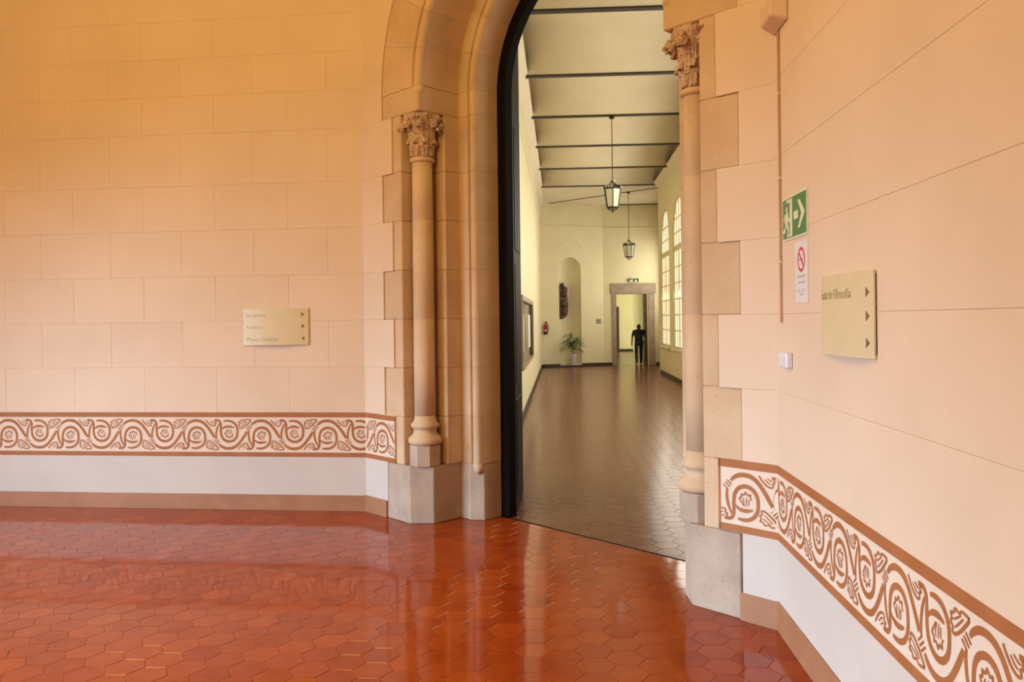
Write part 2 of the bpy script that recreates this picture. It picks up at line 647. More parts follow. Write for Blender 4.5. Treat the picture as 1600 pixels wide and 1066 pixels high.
def wall_with_holes(mb, F, u0, u1, H, holes, h0, h1):
    us = sorted([u0] + [x for h in holes for x in h[:2]] + [u1])
    for a, b in zip(us[:-1], us[1:]):
        hole = next((h for h in holes if abs(h[0] - a) < 1e-6), None)
        if hole:
            mb.fbox(F, a, b, 0, hole[2], h0, h1)
            mb.fbox(F, a, b, hole[3], H, h0, h1)
        else:
            mb.fbox(F, a, b, 0, H, h0, h1)


FWEST = Frame((-8.3, -6.0), (0, 1), (1, 0))
FBACK = Frame((1.17, -6.0), (-1, 0), (0, 1))
wholes = [(5.4, 7.6, 0.35, 3.15), (8.2, 10.4, 0.35, 3.15)]
bholes = [(5.27, 7.47, 0.35, 3.15)]
wall_with_holes(mb, FWEST, -0.3, 13.9, HALL_H, wholes, -0.3, 0)
tag(mb.build('wall_west', 'plaster'), kind='structure')
mb = MB()
wall_with_holes(mb, FBACK, -0.3, 9.7, HALL_H, bholes, -0.3, 0)
tag(mb.build('wall_back', 'plaster'), kind='structure')
wn = 1
for F, hs in ((FWEST, wholes), (FBACK, bholes)):
    for (a, b, z0, z1) in hs:
        w = struct('window_%d' % wn)
        wn += 1
        mb = MB()
        for u in (a + 0.04, (a + b) / 2, b - 0.04):
            mb.fbox(F, u - 0.04, u + 0.04, z0, z1, -0.22, -0.16)
        for z in (z0 + 0.04, (z0 + z1) / 2, z1 - 0.04):
            mb.fbox(F, a, b, z - 0.035, z + 0.035, -0.215, -0.165)
        mb.build('window_frame', 'window_frame', w)
        for u in (a, (a + b) / 2):
            MB().fbox(F, u + 0.05, u + (b - a) / 2 - 0.05, z0 + 0.05, z1 - 0.05, -0.195, -0.19).build('pane', 'hall_pane', w)
mb = MB().box(-8.6, 2.5, -6.3, 9.0, HALL_H, HALL_H + 0.2)
tag(mb.build('ceiling', 'plaster'), 'flat plastered ceiling of the hall', kind='structure')


# ------------------------------------------------------------------ stone jambs and voussoirs
def stone_poly(name, poly, z0, z1, side, mat, parent, bevel=0.008, gap=0.0):
    mb = MB()
    mb.prism([arch_p(side * w, t, z0 + gap) for w, t in poly], [arch_p(side * w, t, z1 - gap) for w, t in poly])
    return mb.build(name, mat, parent, bevel=bevel)


def arc(cx, cy, r, a0, a1, n):
    return [(cx + r * math.cos(math.radians(a0 + (a1 - a0) * k / n)), cy + r * math.sin(math.radians(a0 + (a1 - a0) * k / n))) for k in range(n + 1)]


BEAD2 = arc(1.062, 0.468, 0.040, 360, 180, 14)   # bead on the corner of the second order (w,t)
ORD2 = [(1.33, 0.437), (1.120, 0.437), (1.110, 0.467)] + BEAD2 + [(1.024, 0.50), (1.024, 0.70), (1.33, 0.70)]
jamb_z = [0.48] + COURSES[:7]
for side in (1, -1):
    # plinth
    stone_poly('plinth_stone', [(1.72, -0.004), (1.392, -0.004), (1.25, 0.135), (1.25, 0.46), (1.72, 0.46)], 0, 0.48, side, 'plinth_stone', wall_arch, 0.006)
    stone_poly('plinth_stone', [(1.33, 0.43), (1.125, 0.43), (1.030, 0.505), (1.024, 0.70), (1.33, 0.70)], 0, 0.48, side, 'plinth_stone', wall_arch, 0.006)
    for i in range(7):
        z0, z1 = jamb_z[i], jamb_z[i + 1]
        W = QW[i - 1]
        stone_poly('jamb_stone', [(W - 0.002, 0), (1.478, 0), (1.478, 0.27), (1.226, 0.27), (1.236, 0.45), (W - 0.002, 0.45)], z0, z1, side, 'stone', wall_arch)
        stone_poly('jamb_stone', ORD2, z0, z1, side, 'stone', wall_arch, 0.004)
    # stop of the bead over the plinth
    c = arch_p(side * 1.062, 0.468, 0)
    MB().lathe([(0.010, 0.395), (0.030, 0.41), (0.040, 0.44), (0.040, 0.50)], (c.x, c.y), 14).build('bead_stop', 'stone', wall_arch, smooth=True)


def voussoir(name, sec, a0, a1, mat, parent, n=4, gap=0.0):
    """sec: (radius, t) polygon swept between two angles"""
    mb = MB()
    k = len(sec)
    g = gap / 1.3
    for j in range(n + 1):
        a = a0 + g + (a1 - a0 - 2 * g) * j / n
        for r, t in sec:
            mb.v.append(tuple(arch_p(-r * math.cos(a), t, ZC + r * math.sin(a))))
    for j in range(n):
        for i in range(k):
            mb.f.append((j * k + i, j * k + (i + 1) % k, (j + 1) * k + (i + 1) % k, (j + 1) * k + i))
    mb.f.append(tuple(range(k))[::-1])
    mb.f.append(tuple(n * k + i for i in range(k)))
    return mb.build(name, mat, parent, bevel=0.004)


BEAD1 = arc(1.256, 0.034, 0.042, 360, 180, 14)
ORD1A = [(1.738, 0), (1.318, 0), (1.306, 0.033)] + BEAD1 + [(1.222, 0.06), (1.236, 0.45), (1.738, 0.45)]
ORD1S = [(1.738, 0), (1.226, 0), (1.236, 0.45), (1.738, 0.45)]
for side in (1, -1):                           # stone above the capital, up to the springing
    stone_poly('springer_stone', ORD1S, 3.44, ZC, side, 'stone', wall_arch)
    stone_poly('springer_stone', ORD2, 3.44, ZC, side, 'stone', wall_arch, 0.004)
for k in range(13):
    a0, a1 = PI * k / 13, PI * (k + 1) / 13
    voussoir('voussoir', ORD1A, a0, a1, 'stone', wall_arch)
for k in range(11):
    a0, a1 = PI * k / 11, PI * (k + 1) / 11
    voussoir('voussoir', ORD2, a0, a1, 'stone', wall_arch)
for side in (1, -1):
    c = arch_p(side * 1.256, 0.034, 0)
    MB().lathe([(0.030, 3.585), (0.044, 3.60), (0.044, ZC)], (c.x, c.y), 12).build('bead_stop', 'stone', wall_arch, smooth=True)


# ------------------------------------------------------------------ nook columns
def leaf_strip(mb, ang, r0, z0, h, out, width, curl=0.045):
    n = 6
    rows = []
    for j in range(n + 1):
        f = j / n
        r = r0 + out * f ** 2.2
        z = z0 + h * math.sin(f * PI * 0.62) / math.sin(PI * 0.62) if f < 0.8 else z0 + h - curl * (f - 0.8) / 0.2
        wd = width * (0.75 + 0.6 * math.sin(f * PI)) * (1 - 0.25 * f)
        rows.append((r, z, wd))
    base = len(mb.v)
    for r, z, wd in rows:
        for s, dr in ((-1, -0.008), (-0.5, 0.006), (0, 0.0), (0.5, 0.006), (1, -0.008)):
            a = ang + s * wd / max(r, 0.05)
            mb.v.append(((r + dr) * math.cos(a), (r + dr) * math.sin(a), z))
    for j in range(n):
        for i in range(4):
            mb.f.append((base + j * 5 + i, base + j * 5 + i + 1, base + (j + 1) * 5 + i + 1, base + (j + 1) * 5 + i))
    # thickness: back sheet
    b2 = len(mb.v)
    for r, z, wd in rows:
        for s in (-1, 1):
            a = ang + s * wd * 0.9 / max(r, 0.05)
            mb.v.append(((r - 0.022) * math.cos(a), (r - 0.022) * math.sin(a), z - 0.004))
    for j in range(n):
        mb.f.append((b2 + j * 2, b2 + j * 2 + 1, b2 + j * 2 + 3, b2 + j * 2 + 2))
        mb.f.append((base + j * 5, b2 + j * 2, b2 + j * 2 + 2, base + (j + 1) * 5))
        mb.f.append((base + j * 5 + 4, b2 + j * 2 + 1, b2 + j * 2 + 3, base + (j + 1) * 5 + 4))


def make_column(name):
    root = empty(name)
    oct_r = 0.126 / math.cos(PI / 8)
    rot = math.atan2(AD.y, AD.x) + PI / 8
    base = MB().lathe([(oct_r, 0.481), (oct_r, 0.645), (oct_r * 0.96, 0.655)], n=8, rot=rot).build('pedestal', 'plinth_stone', root, bevel=0.003)
    b = MB().lathe([(0.118, 0.655), (0.140, 0.668), (0.146, 0.69), (0.140, 0.712), (0.122, 0.728), (0.102, 0.752), (0.096, 0.775), (0.100, 0.792),
                    (0.116, 0.800), (0.122, 0.815), (0.118, 0.832), (0.102, 0.842), (0.100, 0.855), (0.091, 0.868), (0.090, 0.90)], n=28).build('base_moulding', 'stone', root, smooth=True)
    sh = MB()
    zs = [0.88, 1.715, 2.55, 3.04]
    sh.lathe([(0.090, 0.88), (0.090, 1.3), (0.089, 1.713), (0.0875, 1.716), (0.089, 1.719), (0.088, 2.547), (0.0865, 2.55), (0.088, 2.553), (0.087, 3.045)], n=28)
    sh.build('shaft', 'stone', root, smooth=True)
    MB().lathe([(0.088, 3.035), (0.104, 3.045), (0.109, 3.058), (0.104, 3.072), (0.090, 3.08)], n=28).build('astragal', 'stone', root, smooth=True)
    cap = MB().lathe([(0.088, 3.078), (0.092, 3.14), (0.102, 3.22), (0.122, 3.31), (0.150, 3.385), (0.158, 3.40), (0.158, 3.438)], n=8, rot=rot).build('capital', 'capital_stone', root)
    for k in range(8):
        a = rot + 2 * PI * k / 8
        m = MB()
        leaf_strip(m, a, 0.098, 3.085, 0.15, 0.035, 0.036)
        m.build('acanthus_leaf', 'capital_stone', cap, fix=True)
        m = MB()
        leaf_strip(m, a + PI / 8, 0.104, 3.16, 0.20, 0.078, 0.044, 0.05)
        m.build('acanthus_leaf', 'capital_stone', cap, fix=True)
    rnd = random.Random(3)
    for k in range(8):                         # crockets under the abacus
        a = rot + 2 * PI * k / 8 + PI / 8
        m = MB()
        r = 0.165
        m.ball((r * math.cos(a), r * math.sin(a), 3.345), 0.032, 8, 6)
        for q in range(7):
            aa = a + rnd.uniform(-0.22, 0.22)
            rr = r + rnd.uniform(-0.02, 0.035)
            m.ball((rr * math.cos(aa), rr * math.sin(aa), 3.345 + rnd.uniform(-0.045, 0.06)), rnd.uniform(0.011, 0.02), 6, 5)
        m.build('crocket', 'capital_stone', cap, smooth=True)
    return root


col1 = make_column('nook_column')
p = arch_p(1.37, 0.145, 0)
col1.location = p
tag(col1, kind='thing')
tag(col1, 'slender stone nook column with carved leaf capital beside the black door frame', 'column', 'nook columns of the arch')
col2 = copy_tree(col1, arch_p(-1.37, 0.145, 0))
tag(col2, 'slender stone nook column on the exit sign side of the arch, half hidden by quoins', 'column', 'nook columns of the arch')

# ------------------------------------------------------------------ black arched double door
door = struct('door_1', 'black arched double door standing open')
mb = MB()
n = 26
FD0, FD1 = 0.70, 0.80


def ring_pts(r, t):
    return [arch_p(r, t, 0.0)] + [arch_p(r * math.cos(PI * k / n), t, ZC + r * math.sin(PI * k / n)) for k in range(n + 1)] + [arch_p(-r, t, 0.0)]


rings = [ring_pts(1.075, FD0), ring_pts(0.935, FD0), ring_pts(0.935, FD1), ring_pts(1.075, FD1)]
k = len(rings[0])
for r in rings:
    mb.v += [tuple(q) for q in r]
for j in range(4):
    for i in range(k - 1):
        mb.f.append((j * k + i, j * k + i + 1, ((j + 1) % 4) * k + i + 1, ((j + 1) % 4) * k + i))
for i in (0, k - 1):
    mb.f.append((i, k + i, 2 * k + i, 3 * k + i))
mb.build('door_frame', 'black_paint', door, bevel=0.012)
for side in (1, -1):
    hinge = arch_p(side * 0.965, 0.775, 0)
    if side == 1:
        d = Vector((0.02, 1.0)).normalized()
    else:
        d = (AN * 0.35 + AD * 0.95).normalized()
    lf = Frame((hinge.x, hinge.y), d, (-d.y, d.x))
    w = 0.92
    R = 0.925
    top = [(w, ZC + math.sqrt(max(0, R * R - (R - w) ** 2)))]
    prof = [(0.0, 0.01), (w, 0.01)]
    for q in range(11):
        u = w * (1 - q / 10)
        prof.append((u, ZC + math.sqrt(max(0, R * R - (R - u) ** 2))))
    leaf = MB().fpoly(lf, prof, -0.03, 0.03).build('door_leaf', 'black_paint', door, bevel=0.006)
    for h in (-0.036, 0.036):
        for (z0, z1) in ((0.15, 1.0), (1.12, 2.2), (2.32, 3.4)):
            MB().fbox(lf, 0.12, w - 0.12, z0, z1, min(h, h * 0.5), max(h, h * 0.5)).build('door_panel', 'black_paint', leaf, bevel=0.008)

# ------------------------------------------------------------------ skirtings of the hall
b = MB().fbox(FL, -6.9, 0.02, 0, 0.142, 0.0, 0.012).build('baseboard_left', 'base_brown', bevel=0.002)
tag(b, 'brown painted skirting along the long wall', kind='structure')
b = MB().fbox(FR, -0.02, 10.65, 0, 0.158, 0.0, 0.012).build('baseboard_right', 'base_brown', bevel=0.002)
tag(b, 'brown painted skirting along the side wall', kind='structure')
bs = struct('baseboard_arch', 'short brown skirtings either side of the arch plinths')
MB().fbox(FA, -0.02, WC - 1.72, 0, 0.147, 0.0, 0.020).build('skirting_length', 'base_brown', bs, bevel=0.002)
MB().fbox(FA, WC + 1.72, AL + 0.02, 0, 0.155, 0.0, 0.020).build('skirting_length', 'base_brown', bs, bevel=0.002)

# ------------------------------------------------------------------ painted scroll frieze
K = 0.000778


def smooth_line(pts, ws, sub=4):
    out = []
    m = len(pts)
    for i in range(m - 1):
        p0, p1, p2, p3 = pts[max(i - 1, 0)], pts[i], pts[i + 1], pts[min(i + 2, m - 1)]
        for k in range(sub):
            t = k / sub
            f = lambda a, b, c, d: 0.5 * ((2 * b) + (-a + c) * t + (2 * a - 5 * b + 4 * c - d) * t * t + (-a + 3 * b - 3 * c + d) * t ** 3)
            out.append((f(p0[0], p1[0], p2[0], p3[0]), f(p0[1], p1[1], p2[1], p3[1]), ws[i] + (ws[i + 1] - ws[i]) * t))
    out.append((*pts[-1], ws[-1]))
    return out


def stroke(pts, ws, sub=4):
    if isinstance(ws, (int, float)):
        ws = [ws] * len(pts)
    return smooth_line(pts, ws, sub)


LOBE_A = [(262, 152), (228, 118), (190, 84), (150, 60), (124, 62), (130, 84), (112, 96), (122, 116), (112, 132), (138, 140), (150, 158), (182, 150), (205, 164), (262, 156)]
LOBE_B = [(-278, 158), (-255, 128), (-225, 100), (-190, 84), (-165, 92), (-172, 112), (-150, 118), (-160, 134), (-140, 152), (-165, 152)]
A_STROKES = [
    stroke([(-122, -124), (-100, -148), (-55, -172), (0, -178), (55, -166), (105, -130), (150, -75), (185, -22), (212, 22)], [16, 24, 27, 28, 28, 27, 27, 27, 22]),
    stroke([(-152, -62), (-156, -15), (-146, 45), (-124, 98), (-98, 132)], [14, 20, 20, 15, 6]),
    stroke([(-178, 152), (-130, 150), (-104, 124), (-98, 78), (-99, 28), (-90, -32), (-60, -76), (-5, -97), (50, -84), (88, -42), (99, 15), (93, 72), (64, 116), (20, 141), (-30, 147), (-66, 141)],
           [18, 22, 23, 23, 23, 24, 25, 26, 26, 25, 24, 24, 24, 23, 21, 14]),
    stroke([(-92, 38), (-70, 62), (-35, 77), (10, 78), (58, 66)], [6, 16, 24, 24, 10]),
    stroke([(-18, 46), (-40, 14), (-52, -8), (-34, -16), (-36, -38), (-14, -34), (0, -56), (16, -34), (38, -42), (36, -18), (50, -4)], [8, 10, 12, 11, 12, 11, 12, 11, 12, 10, 7], 3),
    stroke([(-8, 48), (-22, 8), (-14, -14)], [6, 9, 5], 3),
    stroke([(10, 48), (4, 8), (8, -16)], [6, 9, 5], 3),
    stroke([(26, 40), (24, 8), (32, -6)], [6, 9, 5], 3),
    stroke(LOBE_A, [14, 15, 14, 13, 12, 11, 12, 11, 12, 11, 12, 11, 12, 13], 3),
    stroke([(214, 138), (172, 104), (144, 84)], [8, 10, 5], 3),
    stroke([(196, 146), (158, 124), (132, 112)], [7, 9, 5], 3),
    stroke(LOBE_B, [12, 13, 13, 12, 11, 11, 11, 11, 12, 14], 3),
    stroke([(-232, 138), (-205, 116), (-184, 106)], [7, 9, 5], 3),
    stroke([(-212, 148), (-188, 134), (-170, 128)], [7, 9, 5], 3),
] + [stroke([(c[0] - 20, c[1] - 16), (c[0] + 20, c[1] + 16)], 10, 1) for c in ((-164, -76), (-149, -94), (-134, -112))]


def chain_left(u, z, h):
    return FL.p(u, z, h) if u < 0 else FA.p(u, z, h + 0.010)


def chain_right(u, z, h):
    return FA.p(AL + u, z, h + 0.010) if u < 0 else FR.p(u, z, h)


def ornament(name, chain, u0, flip, umin, umax, parent, zmid, hscale=1.0, su=1.0):
    mb = MB()
    for si, st in enumerate(A_STROKES):
        pts = []
        for x, y, w in st:
            zz = (15 + y) if not flip else -(15 + y)
            pts.append((u0 + x * K * su, zmid - zz * K * hscale, w * K * (1.22 if si < 4 else 1.12)))
        L, Rr = [], []
        m = len(pts)
        for i in range(m):
            a, b = pts[max(i - 1, 0)], pts[min(i + 1, m - 1)]
            dx, dz = b[0] - a[0], b[1] - a[1]
            d = math.hypot(dx, dz) or 1
            nx, nz = -dz / d, dx / d
            hw = pts[i][2] / 2
            L.append((pts[i][0] + nx * hw, pts[i][1] + nz * hw))
            Rr.append((pts[i][0] - nx * hw, pts[i][1] - nz * hw))
        lift = 0.0010 + 0.00005 * si
        for i in range(m - 1):
            q = [L[i], L[i + 1], Rr[i + 1], Rr[i]]
            if min(c[0] for c in q) < umin or max(c[0] for c in q) > umax:
                continue
            for tri in ((q[0], q[1], q[2]), (q[0], q[2], q[3])):
                ar = (tri[1][0] - tri[0][0]) * (tri[2][1] - tri[0][1]) - (tri[2][0] - tri[0][0]) * (tri[1][1] - tri[0][1])
                if abs(ar) < 1e-10:
                    continue
                if ar < 0:
                    tri = (tri[0], tri[2], tri[1])
                base = len(mb.v)
                mb.v += [tuple(chain(u, z, lift)) for u, z in tri]
                mb.f.append((base, base + 1, base + 2))
    if not mb.v:
        return None
    return mb.build(name, 'frieze_brown', parent, fix=False)


def frieze(name, label, chain, u0, u1, period, first, nmin, nmax, zs, stops, zmid, segs):
    t = struct(name, label)
    zb0, zb1, zt0, zt1 = zs
    for F, hoff, a, b in segs:
        for z0, z1 in ((zb0, zb1), (zt0, zt1)):
            MB().fbox(F, a, b, z0, z1, hoff + 0.0001, hoff + 0.0018).build('border_stripe', 'frieze_brown', t)
    for (a, b) in stops:
        mb = MB()
        ring = rect(a, b, zb0, zt1)
        mb.prism([chain(u, z, 0.0001) for u, z in ring], [chain(u, z, 0.0018) for u, z in ring])
        mb.build('end_stripe', 'frieze_brown', t)
    for k in range(nmin, nmax + 1):
        uA = first + period * k
        ornament('scroll', chain, uA, False, u0 + 0.012, u1 - 0.012, t, zmid, 1.0, period / (770 * K))
        ornament('scroll', chain, uA + period * 0.5, True, u0 + 0.012, u1 - 0.012, t, zmid, 1.0, period / (770 * K))
    return t


frieze('trim_2', 'brown stencilled scroll frieze on the long wall', chain_left, -6.9, WC - 1.585, 0.6195, 0.257, -11, 0,
       (0.484, 0.524, 0.842, 0.886), [(WC - 1.585 - 0.012, WC - 1.585)], 0.6835,
       [(FL, 0.0, -6.9, 0.0), (FA, 0.010, -0.014, WC - 1.585)])
frieze('trim_3', 'brown stencilled scroll frieze on the side wall', chain_right, -(AL - WC - 1.585), 10.6, 0.594, -0.185, 0, 17,
       (0.490, 0.530, 0.850, 0.896), [(-(AL - WC - 1.585), -(AL - WC - 1.585) + 0.014)], 0.690,
       [(FA, 0.010, WC + 1.585, AL + 0.0086), (FR, 0.0, 0.0, 10.6)])

# ------------------------------------------------------------------ corridor shell
XL, XR, YE = -0.66, 3.10, 30.1
ZCEIL = 5.85
corr = [(XL, 6.0), (XR, 3.0), (XR, 25.6), (3.75, 25.6), (3.75, YE + 0.5), (1.59, YE + 0.5), (XL, 29.7)]
THR2 = THR_C + 0.014
slab = clip_poly([(XL - 0.3, 5.5), (4.0, 2.0), (4.0, YE + 14), (XL - 0.3, YE + 14)], AN, THR2, keep_less=False)
mb = MB()
mb.prism([(x, y, -0.12) for x, y in slab], [(x, y, -0.0022) for x, y in slab])
floor_c = tag(mb.build('floor_corridor', 'corridor_grout'), 'dark polished tile floor of the corridor', kind='structure')
polys = []
for i in range(-7, 26):
    for j in range(15, 172):
        cx, cy = i * HX, j * HY + (HY / 2 if i % 2 else 0)
        if not (XL - 0.1 < cx < 3.8) or cy > YE + 0.4:
            continue
        if (Vector((cx, cy)) - LC).dot(AN) < THR_T - HS:
            continue
        poly = hexagon(cx, cy, HS)
        if min(Vector(p).dot(AN) for p in poly) < THR2:
            poly = clip_poly(poly, AN, THR2, keep_less=False)
            if len(poly) < 3:
                continue
        polys.append(poly)
tile_field('tile_field', 'corridor_tile', polys, floor_c, 0.0022)

# corridor left wall
FCL = Frame((XL, 6.0), (0, 1), (1, 0))          # u = Y-6
b = MB().fbox(FCL, 1.15, 23.4, 0, 6.2, -0.25, 0).build('wall_corridor_left', 'corridor_wall')
tag(b, 'cream corridor wall facing the windows', kind='structure')
b = MB().fbox(FCL, 1.3, 23.2, 0, 0.11, 0, 0.015).build('baseboard_corridor_left', 'skirting_dark', bevel=0.002)
tag(b, 'dark skirting of the cream corridor wall', kind='structure')
MB().fbox(FCL, 1.3, 23.2, 5.0, 5.06, 0, 0.02).build('trim_4', 'corridor_wall')
tag(bpy.data.objects['trim_4'], 'thin moulding high on the cream corridor wall', kind='structure')

# corridor right wall with arched windows (u = 25.6 - Y, h towards -X)
FCR = Frame((XR, 25.6), (0, -1), (-1, 0))
WINS = [25.6 - y for y in (24.33, 21.69, 19.05, 16.41, 13.77, 11.13, 8.49)]
WHW, WZ0, WZC = 0.925, 0.87, 3.97
mb = MB()
TH = 0.32
prev = 0.0
for c in WINS:
    a, bb = c - WHW, c + WHW
    mb.fbox(FCR, prev, a, 0, 6.2, -TH, 0)
    mb.fbox(FCR, a, bb, 0, WZ0, -TH, 0)
    arcp = [(c + WHW * math.cos(PI * k / 16), WZC + WHW * math.sin(PI * k / 16)) for k in range(17)]
    for q in range(16):
        (ua, za), (ub, zb) = arcp[q], arcp[q + 1]
        mb.fpoly(FCR, [(ub, zb), (ua, za), (ua, 6.2), (ub, 6.2)], -TH, 0)
    prev = bb
mb.fbox(FCR, prev, 22.6, 0, 6.2, -TH, 0)
wall_cr = tag(mb.build('wall_corridor_right', 'corridor_wall'), 'yellow corridor wall with tall arched windows', kind='structure')
mb = MB().fbox(FCR, 0, 20.6, 0, 0.11, 0, 0.015)
tag(mb.build('baseboard_corridor_right', 'skirting_dark', bevel=0.002), 'dark skirting under the corridor windows', kind='structure')


def make_window(c, idx):
    w = struct('window_%d' % idx, 'tall arched corridor window, number %s from the far doorway' % ['one', 'two', 'three', 'four', 'five', 'six', 'seven'][idx - 4])
    h0, h1 = -0.075, -0.025
    mb = MB()
    mb.fbox(FCR, c - WHW, c - WHW + 0.05, WZ0, WZC, h0, h1)
    mb.fbox(FCR, c + WHW - 0.05, c + WHW, WZ0, WZC, h0, h1)
    mb.fbox(FCR, c - WHW, c + WHW, WZ0, WZ0 + 0.06, h0, h1)
    for q in range(16):
        a0, a1 = PI * q / 16, PI * (q + 1) / 16
        mb.fpoly(FCR, [(c + r * math.cos(a), WZC + r * math.sin(a)) for r, a in ((WHW, a0), (WHW, a1), (WHW - 0.05, a1), (WHW - 0.05, a0))], h0, h1)
    mb.build('window_frame', 'window_frame', w)
    MB().fbox(FCR, c - 0.035, c + 0.035, WZ0 + 0.06, 3.50, h0, h1 + 0.01).build('mullion', 'window_frame', w)
    MB().fbox(FCR, c - WHW + 0.04, c + WHW - 0.04, 3.50, 3.64, h0, h1 + 0.02).build('transom', 'window_frame', w)
    rows = 6
    zz = [WZ0 + 0.06 + (3.50 - WZ0 - 0.06) * k / rows for k in range(rows + 1)]
    for k in range(1, rows):
        MB().fbox(FCR, c - WHW + 0.05, c + WHW - 0.05, zz[k] - 0.014, zz[k] + 0.014, h0 + 0.01, h1).build('glazing_bar', 'window_frame', w)
    us = [c - WHW + 0.05, c - WHW / 2, c, c + WHW / 2, c + WHW - 0.05]
    for u in (us[1], us[3]):
        MB().fbox(FCR, u - 0.012, u + 0.012, WZ0 + 0.06, 4.70, h0 + 0.01, h1).build('glazing_bar', 'window_frame', w)
    MB().fbox(FCR, c - 0.02, c + 0.02, 3.64, 4.86, h0 + 0.01, h1).build('glazing_bar', 'window_frame', w)
    for z in (3.98, 4.36):
        hw = math.sqrt(WHW ** 2 - max(0, z - WZC) ** 2) - 0.05
        MB().fbox(FCR, c - hw, c + hw, z - 0.014, z + 0.014, h0 + 0.01, h1).build('glazing_bar', 'window_frame', w)
    for i in range(4):
        for k in range(rows):
            MB().fbox(FCR, us[i], us[i + 1], zz[k], zz[k + 1], -0.057, -0.051).build('pane', 'daylit_pane', w)
        a, bb = us[i], us[i + 1]
        top = []
        for q in range(5):
            u = bb + (a - bb) * q / 4
            top.append((u, WZC + math.sqrt(max(0, WHW ** 2 - (u - c) ** 2)) - 0.04))
        MB().fpoly(FCR, [(a, 3.64), (bb, 3.64)] + top, -0.057, -0.051).build('pane', 'daylit_pane', w)
    MB().fbox(FCR, c - WHW - 0.06, c + WHW + 0.06, WZ0 - 0.07, WZ0, -0.07, 0.07).build('window_sill', 'window_frame', w, bevel=0.006)
    return w


for q, c in enumerate(WINS):
    make_window(c, 4 + q)
    pw, pt = FCR.p(c, 2.7, 0.03), FCR.p(c, 2.5, 1.0)
    area('window_daylight', pw, pt, 1.7, 3.5, 77, (1.0, 0.97, 0.86), 180)

# return beyond the right wall and the end of the corridor
mb = MB().box(XR, 3.78, 25.6, 25.85, 0, 6.2)
FRT = Frame((3.70, YE + 0.3), (0, -1), (-1, 0))
RTW = (0.55, 2.95, 1.0, 4.4)
wall_with_holes(mb, FRT, 0, YE + 0.3 - 25.6, 6.2, [RTW], -0.25, 0)
w = struct('window_11', 'hidden side window lighting the corridor end')  # unseen window and its lamp, put in to brighten the corridor end
for u in (RTW[0] + 0.03, (RTW[0] + RTW[1]) / 2, RTW[1] - 0.03):
    MB().fbox(FRT, u - 0.03, u + 0.03, RTW[2], RTW[3], -0.2, -0.15).build('window_frame', 'window_frame', w)
for u in (RTW[0] + 0.06, (RTW[0] + RTW[1]) / 2 + 0.03):
    MB().fbox(FRT, u, u + 1.11, RTW[2], RTW[3], -0.182, -0.176).build('pane', 'daylit_pane', w)
area('window_daylight', FRT.p((RTW[0] + RTW[1]) / 2, 2.7, -0.12), FRT.p((RTW[0] + RTW[1]) / 2, 2.6, 1.0), 2.2, 3.2, 64, (1.0, 0.97, 0.86), 180)
tag(mb.build('wall_corridor_return', 'corridor_wall'), 'short return wall beside the far doorway', kind='structure')
mb = MB().box(3.68, 3.70, 25.85, YE, 0, 0.11)
tag(mb.build('baseboard_corridor_return', 'skirting_dark'), kind='structure')

E0, E1 = Vector((XL, 29.2)), Vector((1.59, YE))
ED = (E1 - E0).normalized()
FE1 = Frame(E0, ED, (ED.y, -ED.x))              # faceted end wall with the niche
E1L = (E1 - E0).length
FE2 = Frame((1.59, YE), (1, 0), (0, -1))        # end wall with the doorway
NS0, NS1, NZ0, NZC = 0.69, 1.54, 0.08, 3.51
NR = (NS1 - NS0) / 2
NC = (NS0 + NS1) / 2
mb = MB()
mb.fbox(FE1, -0.3, NS0, 0, 6.2, -0.5, 0)
mb.fbox(FE1, NS1, E1L + 0.02, 0, 6.2, -0.5, 0)
mb.fbox(FE1, NS0, NS1, 0, NZ0, -0.5, 0)
for q in range(16):
    a0, a1 = PI * q / 16, PI * (q + 1) / 16
    (ua, za), (ub, zb) = ((NC + NR * math.cos(a), NZC + NR * math.sin(a)) for a in (a0, a1))
    mb.fpoly(FE1, [(ub, zb), (ua, za), (ua, 6.2), (ub, 6.2)], -0.5, 0)
# curved niche back (half cylinder with a quarter dome)
nb = 12
base = len(mb.v)
rows = [NZ0, 1.5, 2.5, NZC]
for z in rows:
    for k in range(nb + 1):
        a = PI * k / nb
        mb.v.append(tuple(FE1.p(NC + NR * math.cos(a), z, -NR * 0.95 * math.sin(a))))
for e in range(1, 7):
    el = PI / 2 * e / 6
    for k in range(nb + 1):
        a = PI * k / nb
        mb.v.append(tuple(FE1.p(NC + NR * math.cos(a) * math.cos(el), NZC + NR * math.sin(el), -NR * 0.95 * math.sin(a) * math.cos(el) - 0.0)))
for j in range(len(rows) + 5):
    for k in range(nb):
        mb.f.append((base + j * (nb + 1) + k, base + j * (nb + 1) + k + 1, base + (j + 1) * (nb + 1) + k + 1, base + (j + 1) * (nb + 1) + k))
wall_e1 = tag(mb.build('wall_corridor_end', 'corridor_wall', fix=False), 'end wall of the corridor with a rounded niche', kind='structure')
mb = MB()
pts = [(NC + 0.02 + 0.52 * math.cos(PI * (0.14 + 0.72 * k / 12)), 4.06 + 0.5 * math.sin(PI * (0.14 + 0.72 * k / 12))) for k in range(13)]
for q in range(12):
    (ua, za), (ub, zb) = pts[q], pts[q + 1]
    mb.fpoly(FE1, [(ua, za), (ub, zb), (ub, zb - 0.03), (ua, za - 0.03)], 0, 0.012)
mb.build('blind_arch', 'corridor_wall', wall_e1)
mb = MB()
DX0, DX1, DZ = 2.02 - 1.59, 3.16 - 1.59, 2.60
mb.fbox(FE2, -0.02, DX0, 0, 6.2, -0.45, 0)
mb.fbox(FE2, DX1, 2.2, 0, 6.2, -0.45, 0)
mb.fbox(FE2, DX0, DX1, DZ, 6.2, -0.45, 0)
tag(mb.build('wall_corridor_doorway', 'corridor_wall'), 'ochre end wall with the far doorway', kind='structure')
